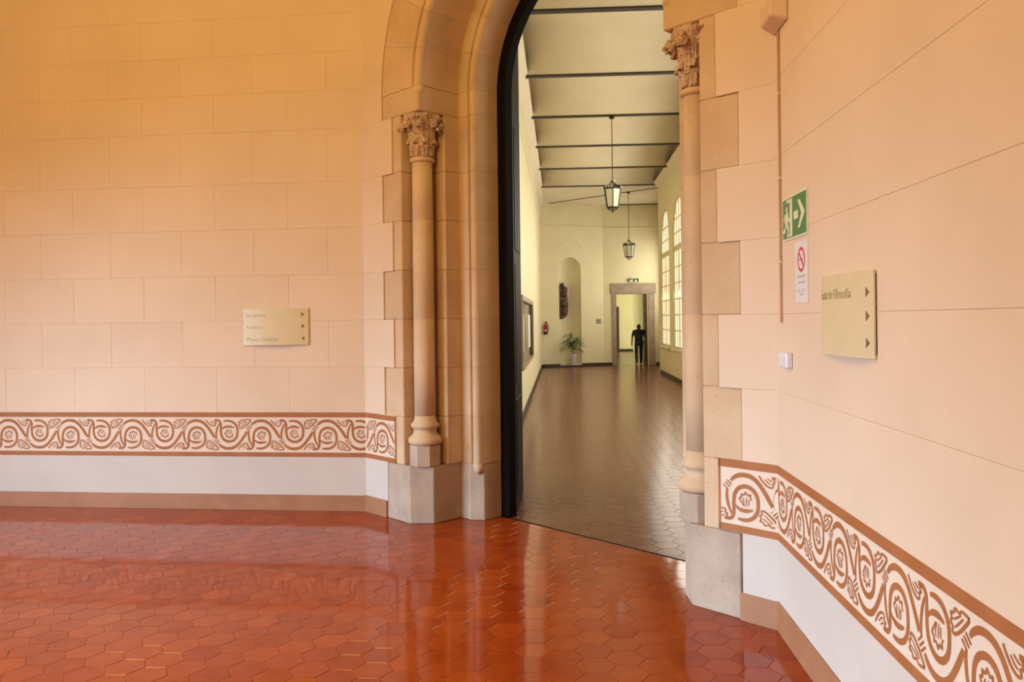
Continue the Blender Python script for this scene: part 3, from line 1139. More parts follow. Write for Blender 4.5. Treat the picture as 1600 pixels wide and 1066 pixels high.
b = MB().fbox(FE1, 0, NS0, 0.0, 0.10, 0, 0.018).fbox(FE1, NS1, E1L, 0.0, 0.10, 0, 0.018).build('baseboard_corridor_end', 'skirting_dark')
tag(b, 'dark skirting of the niche wall', kind='structure')
b = MB().fbox(FE2, 0, DX0 - 0.13, 0, 0.10, 0, 0.018).fbox(FE2, DX1 + 0.32, 2.1, 0, 0.10, 0, 0.018).build('baseboard_corridor_doorway', 'skirting_dark')
tag(b, 'dark skirting beside the far doorway', kind='structure')
tr = struct('trim_5', 'thin moulding high on the corridor end walls')
MB().fbox(FE1, 0, E1L, 5.02, 5.07, 0, 0.02).build('moulding', 'corridor_wall', tr)
MB().fbox(FE2, 0, 2.1, 4.98, 5.03, 0, 0.02).build('moulding', 'corridor_wall', tr)
step = MB().fpoly(FE1, [(0.0, 0.0), (2.0, 0.0), (2.0, 0.045), (0.0, 0.045)], 0.0, 0.32).build('trim_6', 'skirting_dark', bevel=0.004)
tag(step, 'low dark stone step under the corridor niche', kind='structure')

# far doorway: stone surround and open leaf
door2 = struct('door_2', 'far stone doorway with a dark wooden leaf folded open')
MB().fbox(FE2, DX0 - 0.16, DX1 + 0.33, DZ + 0.01, 2.985, -0.3, 0.05).build('lintel_stone', 'door_stone', door2, bevel=0.01)
for (u0, u1) in ((DX0 - 0.12, DX0), (DX1 + 0.06, DX1 + 0.29)):
    for k in range(5):
        MB().fbox(FE2, u0, u1, DZ * k / 5 + 0.002, DZ * (k + 1) / 5 - 0.002, -0.3, 0.035).build('jamb_stone', 'door_stone', door2, bevel=0.006)
lf = MB().box(3.115, 3.175, YE - 0.02, YE + 0.95, 0.01, DZ - 0.01).build('door_leaf', 'dark_wood', door2, bevel=0.008)
for (z0, z1) in ((0.15, 1.1), (1.25, 2.4)):
    MB().box(3.105, 3.12, YE + 0.12, YE + 0.82, z0, z1).build('door_panel', 'dark_wood', lf, bevel=0.005)
MB().box(2.022, 2.06, YE + 0.0, YE + 0.45, 0.0, DZ).build('door_lining', 'door_stone', door2)

# room beyond the far doorway
fw = struct('wall_far', 'greenish yellow walls of the room past the far doorway')
MB().box(1.0, 3.79, 42.9, 43.1, 0, 4.2).build('wall_panel', 'far_wall', fw)
FFW = Frame((3.79, 42.9), (0.35, 1), (1, -0.35))
MB().fbox(FFW, 0, 7.5, 0, 4.2, -0.2, 0).build('wall_panel', 'far_wall', fw)
MB().box(1.0, 1.2, YE + 0.45, 43, 0, 4.2).build('wall_panel', 'far_wall', fw)
MB().box(7.2, 7.4, YE + 0.45, 51, 0, 4.2).build('wall_panel', 'far_wall', fw)
MB().box(1.0, 7.4, 50.6, 50.8, 0, 4.2).build('wall_panel', 'far_wall', fw)
MB().box(3.9, 7.4, YE + 0.30, YE + 0.45, 0, 4.2).build('wall_panel', 'far_wall', fw)
b = MB().box(1.2, 3.79, 42.87, 42.9, 0, 0.12).build('baseboard_far', 'skirting_dark')
tag(b, 'dark skirting seen through the far doorway', kind='structure')
tag(MB().box(1.0, 7.4, YE + 0.3, 51, 4.2, 4.3).build('ceiling_far', 'far_wall'), kind='structure')
fl = MB().box(4.0, 7.4, YE, 51, -0.12, 0.0).box(1.0, 4.0, YE + 0.42, 51, -0.1, 0.0).build('floor_far', 'corridor_grout')
MATS['corridor_grout'].node_tree.nodes['Principled BSDF'].inputs['Roughness'].default_value = 0.22
tag(fl, 'polished floor seen through the far doorway', kind='structure')
d3 = MB().box(2.86, 3.06, 42.80, 42.87, 0.0, 2.32).build('door_3', 'dark_wood', bevel=0.01)
tag(d3, 'dark door edge standing in the room past the far doorway', kind='structure')
area('window_daylight', (6.9, 39.0, 2.0), (2.5, 41.5, 1.4), 2.4, 2.4, 300, (1.0, 0.97, 0.85), 170)  # lamp added out of view to light the far room, no window behind it

# corridor ceiling: shallow vaults between dark beams
ceil = struct('ceiling_corridor', 'shallow vaulted corridor ceiling between dark beams')
BY = [8.05, 11.08, 14.03, 16.88, 19.78, 22.70, 25.75]


def vault(y0, y1, x0, x1, rise=0.26):
    mb = MB()
    n = 12
    for k in range(n + 1):
        f = k / n
        z = ZCEIL + 0.006 + rise * (1 - (2 * f - 1) ** 2)
        y = y0 + (y1 - y0) * f
        mb.v += [(x0, y, z), (x1, y, z), (x0, y, z + 0.08), (x1, y, z + 0.08)]
    for k in range(n):
        a = k * 4
        mb.f += [(a, a + 4, a + 5, a + 1), (a + 2, a + 3, a + 7, a + 6), (a, a + 2, a + 6, a + 4), (a + 1, a + 5, a + 7, a + 3)]
    return mb


ys = [4.6] + BY
for y0, y1 in zip(ys[:-1], ys[1:]):
    x0 = XL - 0.2
    vault(y0, y1, x0, XR + 0.25).build('vault', 'corridor_ceiling', ceil, smooth=True)
vault(3.0, 4.6, 1.0, XR + 0.25, 0.1).build('vault', 'corridor_ceiling', ceil, smooth=True)
MB().box(XL - 0.3, 3.9, 25.75, 31.5, ZCEIL + 0.006, ZCEIL + 0.13).build('end_bay', 'corridor_ceiling', ceil)
for y in BY:
    MB().box(XL, XR, y - 0.06, y + 0.06, ZCEIL, ZCEIL + 0.06).build('ceiling_beam', 'beam_paint', ceil)
# diagonal beam of the last bay
a, b = Vector((XL, 29.6)), Vector((XR + 0.05, 26.3))
dv = (b - a).normalized()
FDG = Frame(a, dv, (dv.y, -dv.x))
MB().fbox(FDG, 0, (b - a).length, ZCEIL, ZCEIL + 0.06, -0.06, 0.06).build('ceiling_beam', 'beam_paint', ceil)
MB().fbox(Frame((1.7, YE - 0.12), (1, 0), (0, -1)), 0, 2.0, ZCEIL - 0.02, ZCEIL + 0.06, -0.05, 0.05).build('ceiling_beam', 'beam_paint', ceil)
for (sx, x0) in ((1, XL), (-1, XR)):
    MB().prism([(x0, 7.5, ZCEIL - 0.14), (x0 + sx * 0.16, 7.5, ZCEIL + 0.05), (x0, 7.5, ZCEIL + 0.05)],
               [(x0, 25.6 if sx < 0 else 29.2, ZCEIL - 0.14), (x0 + sx * 0.16, 25.6 if sx < 0 else 29.2, ZCEIL + 0.05), (x0, 25.6 if sx < 0 else 29.2, ZCEIL + 0.05)]).build('cove', 'corridor_ceiling', ceil)


# ------------------------------------------------------------------ lanterns
def make_lantern(name, drop, mat_pane='lantern_glass', squarish=6):
    """origin at the bottom finial; drop = length of rod above the crown"""
    root = empty(name)
    n = squarish
    rt, rb, z0, z1 = 0.185, 0.125, 0.12, 0.50
    ring = lambda r, z, rot=PI / 6: [(r * math.cos(rot + 2 * PI * k / n), r * math.sin(rot + 2 * PI * k / n), z) for k in range(n)]
    tp, bt = ring(rt, z1), ring(rb, z0)
    for k in range(n):
        MB().tube([bt[k], tp[k]], 0.011, 6).build('corner_post', 'wrought_iron', root)
        k2 = (k + 1) % n
        q = [Vector(bt[k]), Vector(bt[k2]), Vector(tp[k2]), Vector(tp[k])]
        c = sum(q, Vector()) / 4
        nn = Vector((c.x, c.y, 0)).normalized() * 0.003
        MB().prism([p * 0.985 + Vector((0, 0, 0.015 * p.z)) for p in q], [p * 0.985 + Vector((0, 0, 0.015 * p.z)) - nn for p in q]).build('pane', mat_pane, root)
        m = MB()
        m.tube([tp[k], tp[k2]], 0.017, 6)
        m.build('top_rail', 'wrought_iron', root)
        m = MB()
        m.tube([bt[k], bt[k2]], 0.013, 6)
        m.build('bottom_rail', 'wrought_iron', root)
        mid = (Vector(tp[k]) + Vector(tp[k2])) / 2
        m = MB()
        for f in (0.15, 0.5, 0.85):
            pc = Vector(tp[k]).lerp(Vector(tp[k2]), f)
            m.ball((pc.x, pc.y, z1 + 0.035), 0.026, 8, 6, 1.2)
        m.build('crown_ornament', 'bright_iron' if k % 2 else 'wrought_iron', root, smooth=True)
        MB().tube([Vector(tp[k]), Vector((tp[k][0] * 0.55, tp[k][1] * 0.55, z1 + 0.07)), Vector((0.01 * math.cos(k), 0.01 * math.sin(k), z1 + 0.15))], [0.011, 0.009, 0.008], 6).build('crown_arm', 'wrought_iron', root)
        MB().tube([Vector(bt[k]), Vector((bt[k][0] * 0.6, bt[k][1] * 0.6, z0 - 0.05)), Vector((0.004, 0.0, z0 - 0.075))], 0.008, 6).build('bottom_arm', 'wrought_iron', root)
    MB().lathe([(0.004, 0.0), (0.018, 0.012), (0.012, 0.03), (0.026, 0.05), (0.012, 0.07)], n=12).build('finial', 'wrought_iron', root, smooth=True)
    m = MB().lathe([(0.012, z1 + 0.13), (0.05, z1 + 0.155), (0.066, z1 + 0.17), (0.02, z1 + 0.19), (0.012, z1 + 0.21)], n=14)
    m.build('top_cap', 'bright_iron', root, smooth=True)
    MB().tube([(0, 0, z1 + 0.2), (0, 0, z1 + 0.2 + drop)], 0.009, 6).build('hanging_rod', 'wrought_iron', root)
    m = MB().lathe([(0.055, z1 + 0.2 + drop - 0.05), (0.05, z1 + 0.2 + drop - 0.02), (0.045, z1 + 0.2 + drop)], n=14)
    m.build('ceiling_rose', 'wrought_iron', root)
    for a in (0, 2.1, 4.2):
        x, y = 0.045 * math.cos(a), 0.045 * math.sin(a)
        MB().tube([(x, y, z0 + 0.01), (x, y, z0 + 0.18)], 0.012, 8).ball((x, y, z0 + 0.21), 0.02, 8, 6, 1.6).build('candle_bulb', 'pot_white', root)
    return root


lan = make_lantern('hanging_lantern', ZCEIL - 3.86 - 0.70)
lan.location = (1.105, 16.88, 3.86)
tag(lan, 'larger looking iron and glass lantern hanging nearer the arch in the corridor', 'lantern', 'corridor lanterns')
lan2 = make_lantern('hanging_lantern', ZCEIL - 3.60 - 0.70)
lan2.location = (2.285, 27.03, 3.60)
lan2.rotation_euler = (0, 0, 0.5)
tag(lan2, 'smaller looking iron and glass lantern hanging before the far doorway', 'lantern', 'corridor lanterns')

# lanterns added out of view above the picture, to warm the upper walls
WARM = (1.0, 0.76, 0.20)
for q, (x, y, z, pw) in enumerate(((-4.4, 3.2, 5.0, 104), (-2.0, 3.3, 4.9, 84), (-3.4, -0.6, 5.0, 140))):
    h = make_lantern('hall_lantern', HALL_H - z - 0.70, 'lantern_glow')
    h.location = (x, y, z)
    tag(h, ['lit warm lantern over the hall near the long wall', 'lit warm lantern over the hall before the arch', 'lit warm lantern over the hall behind the camera'][q], 'lantern', 'lit hall lanterns')
    l = bpy.data.lights.new('lantern_bulb', 'POINT')
    l.energy, l.color, l.shadow_soft_size = pw, WARM, 0.35
    lo = bpy.data.objects.new('lantern_bulb', l)
    COL.objects.link(lo)
    lo.location = (x, y, z - 0.45)


# ------------------------------------------------------------------ lettering
def text_mesh(body, size):
    cu = bpy.data.curves.new('lettering', 'FONT')
    cu.body = body
    cu.size = size
    cu.extrude = 0.0
    cu.resolution_u = 3
    o = bpy.data.objects.new('lettering', cu)
    COL.objects.link(o)
    bpy.context.view_layer.update()
    me = bpy.data.meshes.new_from_object(o.evaluated_get(bpy.context.evaluated_depsgraph_get()))
    bpy.data.objects.remove(o, do_unlink=True)
    bpy.data.curves.remove(cu)
    return me


def put_text(F, body, size, u, z, hfun, mat, parent, squeeze=1.0, name='lettering'):
    me = text_mesh(body, size)
    for v in me.vertices:
        uu = u + v.co.x * squeeze
        v.co = F.p(uu, z + v.co.y, hfun(uu))
    me.materials.clear()
    me.materials.append(MATS[mat])
    return link(name, me, parent)


def curved_sign(name, F, u0, u1, z0, z1, bulge, label, lines, arrows):
    root = empty(name, tuple(F.p((u0 + u1) / 2, z0, 0)))
    uc, hw = (u0 + u1) / 2, (u1 - u0) / 2

    def h(u):
        return 0.012 + bulge * (1 - ((u - uc) / hw) ** 2)
    n = 20
    mb = MB()
    for k in range(n + 1):
        u = u0 + (u1 - u0) * k / n
        for z in (z0, z1):
            mb.v += [tuple(F.p(u, z, h(u))), tuple(F.p(u, z, h(u) - 0.006))]
    for k in range(n):
        a, c = k * 4, (k + 1) * 4
        mb.f += [(a, a + 2, c + 2, c), (a + 1, c + 1, c + 3, a + 3), (a, c, c + 1, a + 1), (a + 2, a + 3, c + 3, c + 2)]
    mb.f += [(0, 1, 3, 2), (n * 4, n * 4 + 2, n * 4 + 3, n * 4 + 1)]
    mb.build('panel', 'sign_cream', root)
    for z in (z0 + 0.004, z1 - 0.012):
        m = MB()
        m.prism([F.p(u0 + (u1 - u0) * k / n, z, 0.0) for k in (0, n)] + [F.p(u0 + (u1 - u0) * k / n, z, h(u0 + (u1 - u0) * k / n) - 0.007) for k in range(n, -1, -1)],
                [F.p(u0 + (u1 - u0) * k / n, z + 0.008, 0.0) for k in (0, n)] + [F.p(u0 + (u1 - u0) * k / n, z + 0.008, h(u0 + (u1 - u0) * k / n) - 0.007) for k in range(n, -1, -1)])
        m.build('bracket_plate', 'sign_cream', root)
    for body, u, z, size, sq in lines:
        put_text(F, body, size, u, z, lambda q: h(q) + 0.0008, 'sign_print', root, sq)
    for u, z, d, s in arrows:
        m = MB()
        tri = [(u - d * s * 0.45, z - s), (u + d * s * 0.75, z), (u - d * s * 0.45, z + s)]
        m.prism([F.p(a, b, h(a) - 0.001) for a, b in tri], [F.p(a, b, h(a) + 0.0015) for a, b in tri])
        m.build('arrow', 'arrow_print', root)
    tag(root, label, 'sign')
    return root


lu = lambda X: (X - LC.x) / LWD.x
curved_sign('direction_sign', FL, lu(-2.874), lu(-2.262), 1.497, 1.828, 0.030,
            'cream curved direction sign with three lines on the long peach wall',
            [('Secretaria', lu(-2.852), 1.752, 0.050, 1.0), ('Auditori', lu(-2.846), 1.645, 0.050, 1.0), ('Museu Central', lu(-2.842), 1.535, 0.052, 0.95)],
            [(lu(-2.315), 1.774, 1, 0.020), (lu(-2.312), 1.668, 1, 0.020), (lu(-2.308), 1.556, -1, 0.020)])
ru = lambda Y: RC.y - Y
curved_sign('direction_sign', FR, ru(3.695), ru(3.088), 1.540, 1.870, 0.038,
            'cream curved direction sign with one line of text and three arrows near the switch box',
            [('Facultat de Filosofia', ru(3.672), 1.770, 0.058, 0.93)],
            [(ru(3.128), 1.789, 1, 0.019), (ru(3.128), 1.699, 1, 0.019), (ru(3.128), 1.598, 1, 0.019)])

# exit sign
ex = empty('exit_sign', tuple(FR.p(ru(4.12), 2.087, 0)))
e0, e1, ez0, ez1 = ru(4.330), ru(3.910), 2.087, 2.306
MB().fbox(FR, e0, e1, ez0, ez1, 0.001, 0.006).build('border', 'exit_white', ex)
MB().fbox(FR, e0 + 0.010, e1 - 0.010, ez0 + 0.010, ez1 - 0.010, 0.0055, 0.0075).build('panel', 'exit_green', ex)


def glyph(name, polys, F, u0, z0, su, sz, h0, h1, mat, parent):
    mb = MB()
    for poly in polys:
        mb.fpoly(F, [(u0 + a * su, z0 + b * sz) for a, b in poly], h0, h1)
    return mb.build(name, mat, parent)


EW, EH = e1 - e0, ez1 - ez0
gl = lambda nm, ps: glyph(nm, ps, FR, e0, ez0, EW, EH, 0.0072, 0.0085, 'exit_white', ex)
gl('arrow', [[(0.50, 0.42), (0.68, 0.42), (0.68, 0.60), (0.50, 0.60)], [(0.66, 0.20), (0.74, 0.20), (0.94, 0.51), (0.74, 0.82), (0.66, 0.82), (0.80, 0.51)]])
gl('doorway', [[(0.335, 0.07), (0.435, 0.07), (0.435, 0.93), (0.335, 0.93)], [(0.20, 0.86), (0.335, 0.86), (0.335, 0.93), (0.20, 0.93)], [(0.22, 0.07), (0.335, 0.07), (0.335, 0.12), (0.22, 0.12)]])
gl('running_figure', [[(0.205 + 0.035 * math.cos(k * PI / 5), 0.715 + 0.06 * math.sin(k * PI / 5)) for k in range(10)],
                      [(0.12, 0.42), (0.20, 0.66), (0.27, 0.62), (0.25, 0.40), (0.16, 0.32)],
                      [(0.26, 0.55), (0.335, 0.46), (0.335, 0.39), (0.25, 0.46)],
                      [(0.13, 0.62), (0.18, 0.62), (0.10, 0.44), (0.07, 0.48)],
                      [(0.17, 0.36), (0.24, 0.40), (0.30, 0.24), (0.26, 0.12), (0.22, 0.12), (0.24, 0.24)],
                      [(0.15, 0.36), (0.20, 0.34), (0.12, 0.18), (0.04, 0.18), (0.04, 0.25), (0.09, 0.25)]])
tag(ex, 'green and white emergency exit sign with running figure and arrow', 'exit sign')

# no smoking notice
ns = empty('smoking_notice', tuple(FR.p(ru(4.02), 1.768, 0)))
n0, n1, nz0, nz1 = ru(4.122), ru(3.918), 1.768, 2.064
MB().fbox(FR, n0, n1, nz0, nz1, 0.001, 0.003).build('paper', 'paper_white', ns)
cu, cz, r1, r0 = (n0 + n1) / 2, 1.975, 0.060, 0.046
mb = MB()
for k in range(28):
    a0, a1 = 2 * PI * k / 28, 2 * PI * (k + 1) / 28
    mb.fpoly(FR, [(cu + r * math.cos(a), cz + r * math.sin(a)) for r, a in ((r1, a0), (r1, a1), (r0, a1), (r0, a0))], 0.0028, 0.0036)
mb.fpoly(FR, [(cu - 0.040, cz + 0.030), (cu - 0.030, cz + 0.040), (cu + 0.040, cz - 0.030), (cu + 0.030, cz - 0.040)], 0.0028, 0.0038)
mb.build('prohibition_ring', 'prohibition_red', ns)
glyph('cigarette', [[(-0.036, -0.006), (0.030, -0.006), (0.030, 0.006), (-0.036, 0.006)], [(0.020, 0.012), (0.028, 0.012), (0.034, 0.032), (0.026, 0.032)]], FR, cu, cz, 1, 1, 0.0027, 0.0033, 'print_grey', ns)
mb = MB()
for z, w, hh in ((1.888, 0.068, 0.012), (1.860, 0.064, 0.010), (1.828, 0.07, 0.004), (1.818, 0.06, 0.004), (1.802, 0.03, 0.008)):
    u = cu - w
    rr = random.Random(int(z * 1000))
    while u < cu + w:
        l = rr.uniform(0.008, 0.022)
        mb.fbox(FR, u, min(u + l, cu + w), z, z + hh, 0.0028, 0.0033)
        u += l + 0.006
mb.build('printed_lines', 'print_grey', ns)
tag(ns, 'white paper notice with a red no smoking ring below the exit sign', 'notice')

# switch box, cable conduit and junction housing
sw = empty('switch_box', tuple(FR.p(ru(4.26), 1.438, 0)))
MB().fbox(FR, ru(4.335), ru(4.19), 1.438, 1.518, 0, 0.034).build('housing', 'plastic_white', sw, bevel=0.006)
MB().fbox(FR, ru(4.295), ru(4.235), 1.455, 1.502, 0.033, 0.040).build('rocker', 'plastic_white', sw, bevel=0.003)
tag(sw, 'small white plastic switch box below the no smoking notice', 'switch')
cd = empty('cable_conduit', tuple(FR.p(ru(4.375), 1.67, 0)))
MB().fbox(FR, ru(4.384), ru(4.366), 1.67, 3.198, 0, 0.012).build('trunking', 'conduit_brown', cd, bevel=0.002)
for z in (1.98, 2.42, 2.86):
    MB().fbox(FR, ru(4.390), ru(4.360), z, z + 0.016, 0, 0.015).build('clip', 'plastic_cream', cd, bevel=0.002)
MB().fbox(FR, ru(4.384), ru(4.366), 3.452, 5.6, 0, 0.012).build('trunking', 'conduit_brown', cd, bevel=0.002)
tag(cd, 'thin brown cable conduit climbing the wall corner beside the exit sign', 'conduit')
jb = empty('junction_housing', tuple(FR.p(ru(4.33), 3.18, 0)))
mb = MB()
mb.prism([FR.p(ru(y), z, 0.0) for y, z in ((4.47, 3.20), (4.20, 3.20), (4.20, 3.385), (4.47, 3.385))],
         [FR.p(ru(y), z, 0.085) for y, z in ((4.43, 3.235), (4.24, 3.235), (4.24, 3.33), (4.43, 3.33))])
mb.build('cover', 'plastic_cream', jb, bevel=0.008)
MB().fbox(FR, ru(4.45), ru(4.22), 3.385, 3.45, 0, 0.035).build('back_plate', 'conduit_brown', jb, bevel=0.004)
tag(jb, 'cream faceted plastic housing on top of the cable conduit', 'junction box')

# ------------------------------------------------------------------ corridor furnishings
# glazed notice board on the cream wall
nbd = empty('notice_board', (XL, 15.6, 0.86))
y0, y1, z0, z1 = 13.0 - 6, 18.15 - 6, 0.88, 2.10
for (a, b2, c, d) in ((y0, y1, z1 - 0.09, z1), (y0, y1, z0, z0 + 0.05), (y0, y0 + 0.08, z0 + 0.05, z1 - 0.09), (y1 - 0.08, y1, z0 + 0.05, z1 - 0.09)):
    MB().fbox(FCL, a, b2, c, d, 0, 0.075).build('frame_rail', 'board_frame', nbd, bevel=0.006)
MB().fbox(FCL, y0 + 0.08, y1 - 0.08, z0 + 0.05, z1 - 0.09, 0.0, 0.02).build('glass', 'board_glass', nbd)
for q in range(3):
    c = y0 + 0.4 + q * 1.55
    MB().fbox(FCL, c, c + 1.0, z0 + 0.25, z1 - 0.3, 0.02, 0.024).build('poster', ['paper_white', 'board_frame', 'paper_white'][q], nbd)
MB().fbox(FCL, y1 - 0.50, y1 - 0.10, z0 + 0.06, z1 - 0.10, 0.02, 0.05).build('dark_strip', 'board_dark', nbd)
tag(nbd, 'long glazed notice board on the cream corridor wall', 'notice board')

# fire extinguisher at the start of the niche wall
fx = FE1.p(0.11, 1.17, 0.13)
fe = empty('fire_extinguisher', (fx.x, fx.y, 1.17))
MB().lathe([(0.062, 0.0), (0.072, 0.015), (0.072, 0.085)], n=18).build('foot_ring', 'rubber_black', fe, smooth=True).location = (0, 0, 0)
MB().lathe([(0.072, 0.085), (0.073, 0.32), (0.060, 0.365), (0.028, 0.385), (0.024, 0.40)], n=18).build('cylinder', 'red_paint', fe, smooth=True)
MB().lathe([(0.026, 0.40), (0.03, 0.43), (0.012, 0.47)], n=12).build('valve', 'rubber_black', fe, smooth=True)
MB().tube([(0, 0, 0.44), (0.07, -0.03, 0.40), (0.095, -0.04, 0.26), (0.09, -0.03, 0.12)], 0.011, 8).build('hose', 'rubber_black', fe, smooth=True)
MB().box(-0.035, 0.035, -0.078, -0.070, 0.11, 0.17).build('label_plate', 'paper_white', fe)
MB().box(-0.02, 0.02, 0.06, 0.10, 0.30, 0.34).build('wall_bracket', 'rubber_black', fe)
for ch in [o for o in bpy.data.objects if o.parent == fe]:
    ch.matrix_parent_inverse = Matrix.Identity(4)
tag(fe, 'red fire extinguisher on the wall at the corridor corner', 'fire extinguisher')

# carved dark relief hanging in the niche
rl = empty('carved_relief', tuple(FE1.p(0.88, 1.70, -0.2)))
shape = [(0.80, 1.70), (0.745, 1.74), (0.735, 2.10), (0.750, 2.30), (0.735, 2.55), (0.750, 2.86), (0.80, 2.90), (0.84, 2.96), (0.87, 3.02), (0.90, 3.02), (0.93, 2.95), (0.96, 2.88),
         (1.06, 2.85), (1.045, 2.60), (1.06, 2.40), (1.085, 2.25), (1.07, 2.05), (1.055, 1.88), (0.98, 1.79), (0.88, 1.72)]
bd = MB().fpoly(FE1, shape, -0.30, -0.10).build('shield', 'carved_wood', rl, bevel=0.012)
mb = MB()
for (u, z, r) in ((0.90, 2.62, 0.10), (0.90, 2.25, 0.12), (0.90, 1.95, 0.09), (0.89, 2.86, 0.06)):
    q = FE1.p(u, z, -0.10)
    mb.ball((q.x, q.y, z), r, 10, 8, 1.3)
mb.build('carved_boss', 'carved_wood', rl, smooth=True)
MB().fbox(FE1, 0.86, 0.92, 2.2, 2.5, -0.42, -0.28).build('wall_fixing', 'carved_wood', rl)
tag(rl, 'dark carved wooden relief hanging in the corridor niche', 'sculpture')

# potted plant on the step below the niche
pp = FE1.p(1.13, 0.045, 0.15)
pl = empty('potted_plant', (pp.x, pp.y, 0.045))


def local(o):
    o.matrix_parent_inverse = Matrix.Identity(4)
    return o


local(MB().lathe([(0.085, 0.0), (0.095, 0.02), (0.125, 0.34), (0.135, 0.36), (0.135, 0.385), (0.118, 0.385), (0.112, 0.36)], n=20).build('pot', 'pot_white', pl, smooth=True))
local(MB().lathe([(0.001, 0.365), (0.112, 0.366), (0.112, 0.372), (0.001, 0.374)], n=16).build('soil', 'soil', pl))
rp = random.Random(11)
for k in range(5):
    a = rp.uniform(0, 6.28)
    local(MB().tube([(0.03 * math.cos(a), 0.03 * math.sin(a), 0.36), (0.06 * math.cos(a), 0.06 * math.sin(a), 0.62 + 0.05 * k), (0.10 * math.cos(a), 0.10 * math.sin(a), 0.80 + 0.06 * k)], [0.012, 0.010, 0.006], 6).build('stem', 'leaf_green', pl))
for k in range(46):
    a = rp.uniform(0, 2 * PI)
    z0 = rp.uniform(0.55, 0.98)
    L = rp.uniform(0.28, 0.58)
    up = rp.uniform(-0.05, 0.30)
    r0 = rp.uniform(0.02, 0.08)
    wd = rp.uniform(0.020, 0.036)
    mb = MB()
    n = 6
    for j in range(n + 1):
        f = j / n
        r = r0 + L * f * 0.85
        z = z0 + up * math.sin(f * 2.2) - 0.32 * L * f * f
        w = wd * math.sin(PI * (0.12 + 0.86 * f)) ** 0.8
        cx, cy = r * math.cos(a), r * math.sin(a)
        px, py = -math.sin(a) * w, math.cos(a) * w
        mb.v += [(cx + px, cy + py, z), (cx, cy, z - 0.006), (cx - px, cy - py, z), (cx, cy, z - 0.010)]
    for j in range(n):
        b0, b1 = j * 4, j * 4 + 4
        mb.f += [(b0, b0 + 1, b1 + 1, b1), (b0 + 1, b0 + 2, b1 + 2, b1 + 1), (b0 + 2, b0 + 3, b1 + 3, b1 + 2), (b0 + 3, b0, b1, b1 + 3)]
    local(mb.build('leaf', 'leaf_green', pl, fix=False))
tag(pl, 'green leafy plant in a white pot at the foot of the niche', 'potted plant')

# small wall plate, far exit sign
wp = empty('wall_plate', (1.45, YE, 1.52))
MB().fbox(FE1, 2.14, 2.32, 1.53, 1.70, 0.0, 0.02).build('plate', 'plate_grey', wp, bevel=0.004)
MB().fbox(FE1, 2.165, 2.295, 1.555, 1.675, 0.019, 0.024).build('engraved_panel', 'plate_grey', wp, bevel=0.002)
tag(wp, 'small grey wall plate between the niche and the far doorway', 'plaque')
e2 = empty('exit_light', (2.69, YE, 3.02))
u0, u1, z0, z1 = 2.49 - 1.59, 2.885 - 1.59, 3.025, 3.165
MB().fbox(FE2, u0, u1, z0, z1, 0.0, 0.05).build('case', 'exit_white', e2, bevel=0.006)
MB().fbox(FE2, u0 + 0.11, u1 - 0.11, z1, z1 + 0.045, 0.0, 0.04).build('lamp_cap', 'plastic_white', e2, bevel=0.006)
w = u1 - u0
for (a, b2) in ((0.02, 0.40), (0.46, 0.98)):
    MB().fbox(FE2, u0 + a * w, u0 + b2 * w, z0 + 0.012, z1 - 0.012, 0.049, 0.053).build('green_field', 'exit_dark', e2)
for ps in ([[(0.15, 0.15), (0.40, 0.15), (0.40, 0.62), (0.15, 0.62)]], [[(0.61, 0.15), (0.83, 0.15), (0.83, 0.62), (0.61, 0.62)]]):
    glyph('symbol', ps, FE2, u0, z0, w, z1 - z0, 0.0525, 0.055, 'exit_white', e2)
tag(e2, 'small green and white exit light over the far doorway', 'exit sign')

# ------------------------------------------------------------------ person walking away through the far doorway
pr = empty('person', (2.90, 30.55, 0.0))
J = dict(pel=(0, 0, 0.80), spine=(0.0, 0.01, 0.95), chest=(0.0, 0.05, 1.15), neck=(0.01, 0.09, 1.285), head0=(0.015, 0.115, 1.33), head1=(0.02, 0.13, 1.43), top=(0.02, 0.135, 1.485),
         shl=(-0.175, 0.05, 1.225), ell=(-0.235, 0.03, 0.985), wrl=(-0.245, 0.07, 0.775), hal=(-0.245, 0.09, 0.70),
         shr=(0.185, 0.05, 1.225), elr=(0.235, 0.05, 0.99), wrr=(0.20, 0.17, 0.83), har=(0.185, 0.22, 0.775),
         hil=(-0.085, 0.0, 0.76), knl=(-0.09, -0.02, 0.43), anl=(-0.09, -0.10, 0.09), tol=(-0.10, 0.05, 0.035),
         hir=(0.085, 0.0, 0.76), knr=(0.095, 0.12, 0.44), anr=(0.095, 0.16, 0.08), tor=(0.10, 0.31, 0.035))
RAD = dict(pel=(0.145, 0.105), spine=(0.145, 0.105), chest=(0.165, 0.115), neck=(0.052, 0.052), head0=(0.062, 0.072), head1=(0.078, 0.092), top=(0.050, 0.060),
           shl=(0.062, 0.062), ell=(0.043, 0.043), wrl=(0.029, 0.029), hal=(0.026, 0.036), shr=(0.062, 0.062), elr=(0.043, 0.043), wrr=(0.029, 0.029), har=(0.026, 0.036),
           hil=(0.092, 0.092), knl=(0.064, 0.064), anl=(0.048, 0.048), tol=(0.042, 0.036), hir=(0.092, 0.092), knr=(0.064, 0.064), anr=(0.048, 0.048), tor=(0.042, 0.036))
EDG = [('pel', 'spine'), ('spine', 'chest'), ('chest', 'neck'), ('neck', 'head0'), ('head0', 'head1'), ('head1', 'top'),
       ('chest', 'shl'), ('shl', 'ell'), ('ell', 'wrl'), ('wrl', 'hal'), ('chest', 'shr'), ('shr', 'elr'), ('elr', 'wrr'), ('wrr', 'har'),
       ('pel', 'hil'), ('hil', 'knl'), ('knl', 'anl'), ('anl', 'tol'), ('pel', 'hir'), ('hir', 'knr'), ('knr', 'anr'), ('anr', 'tor')]


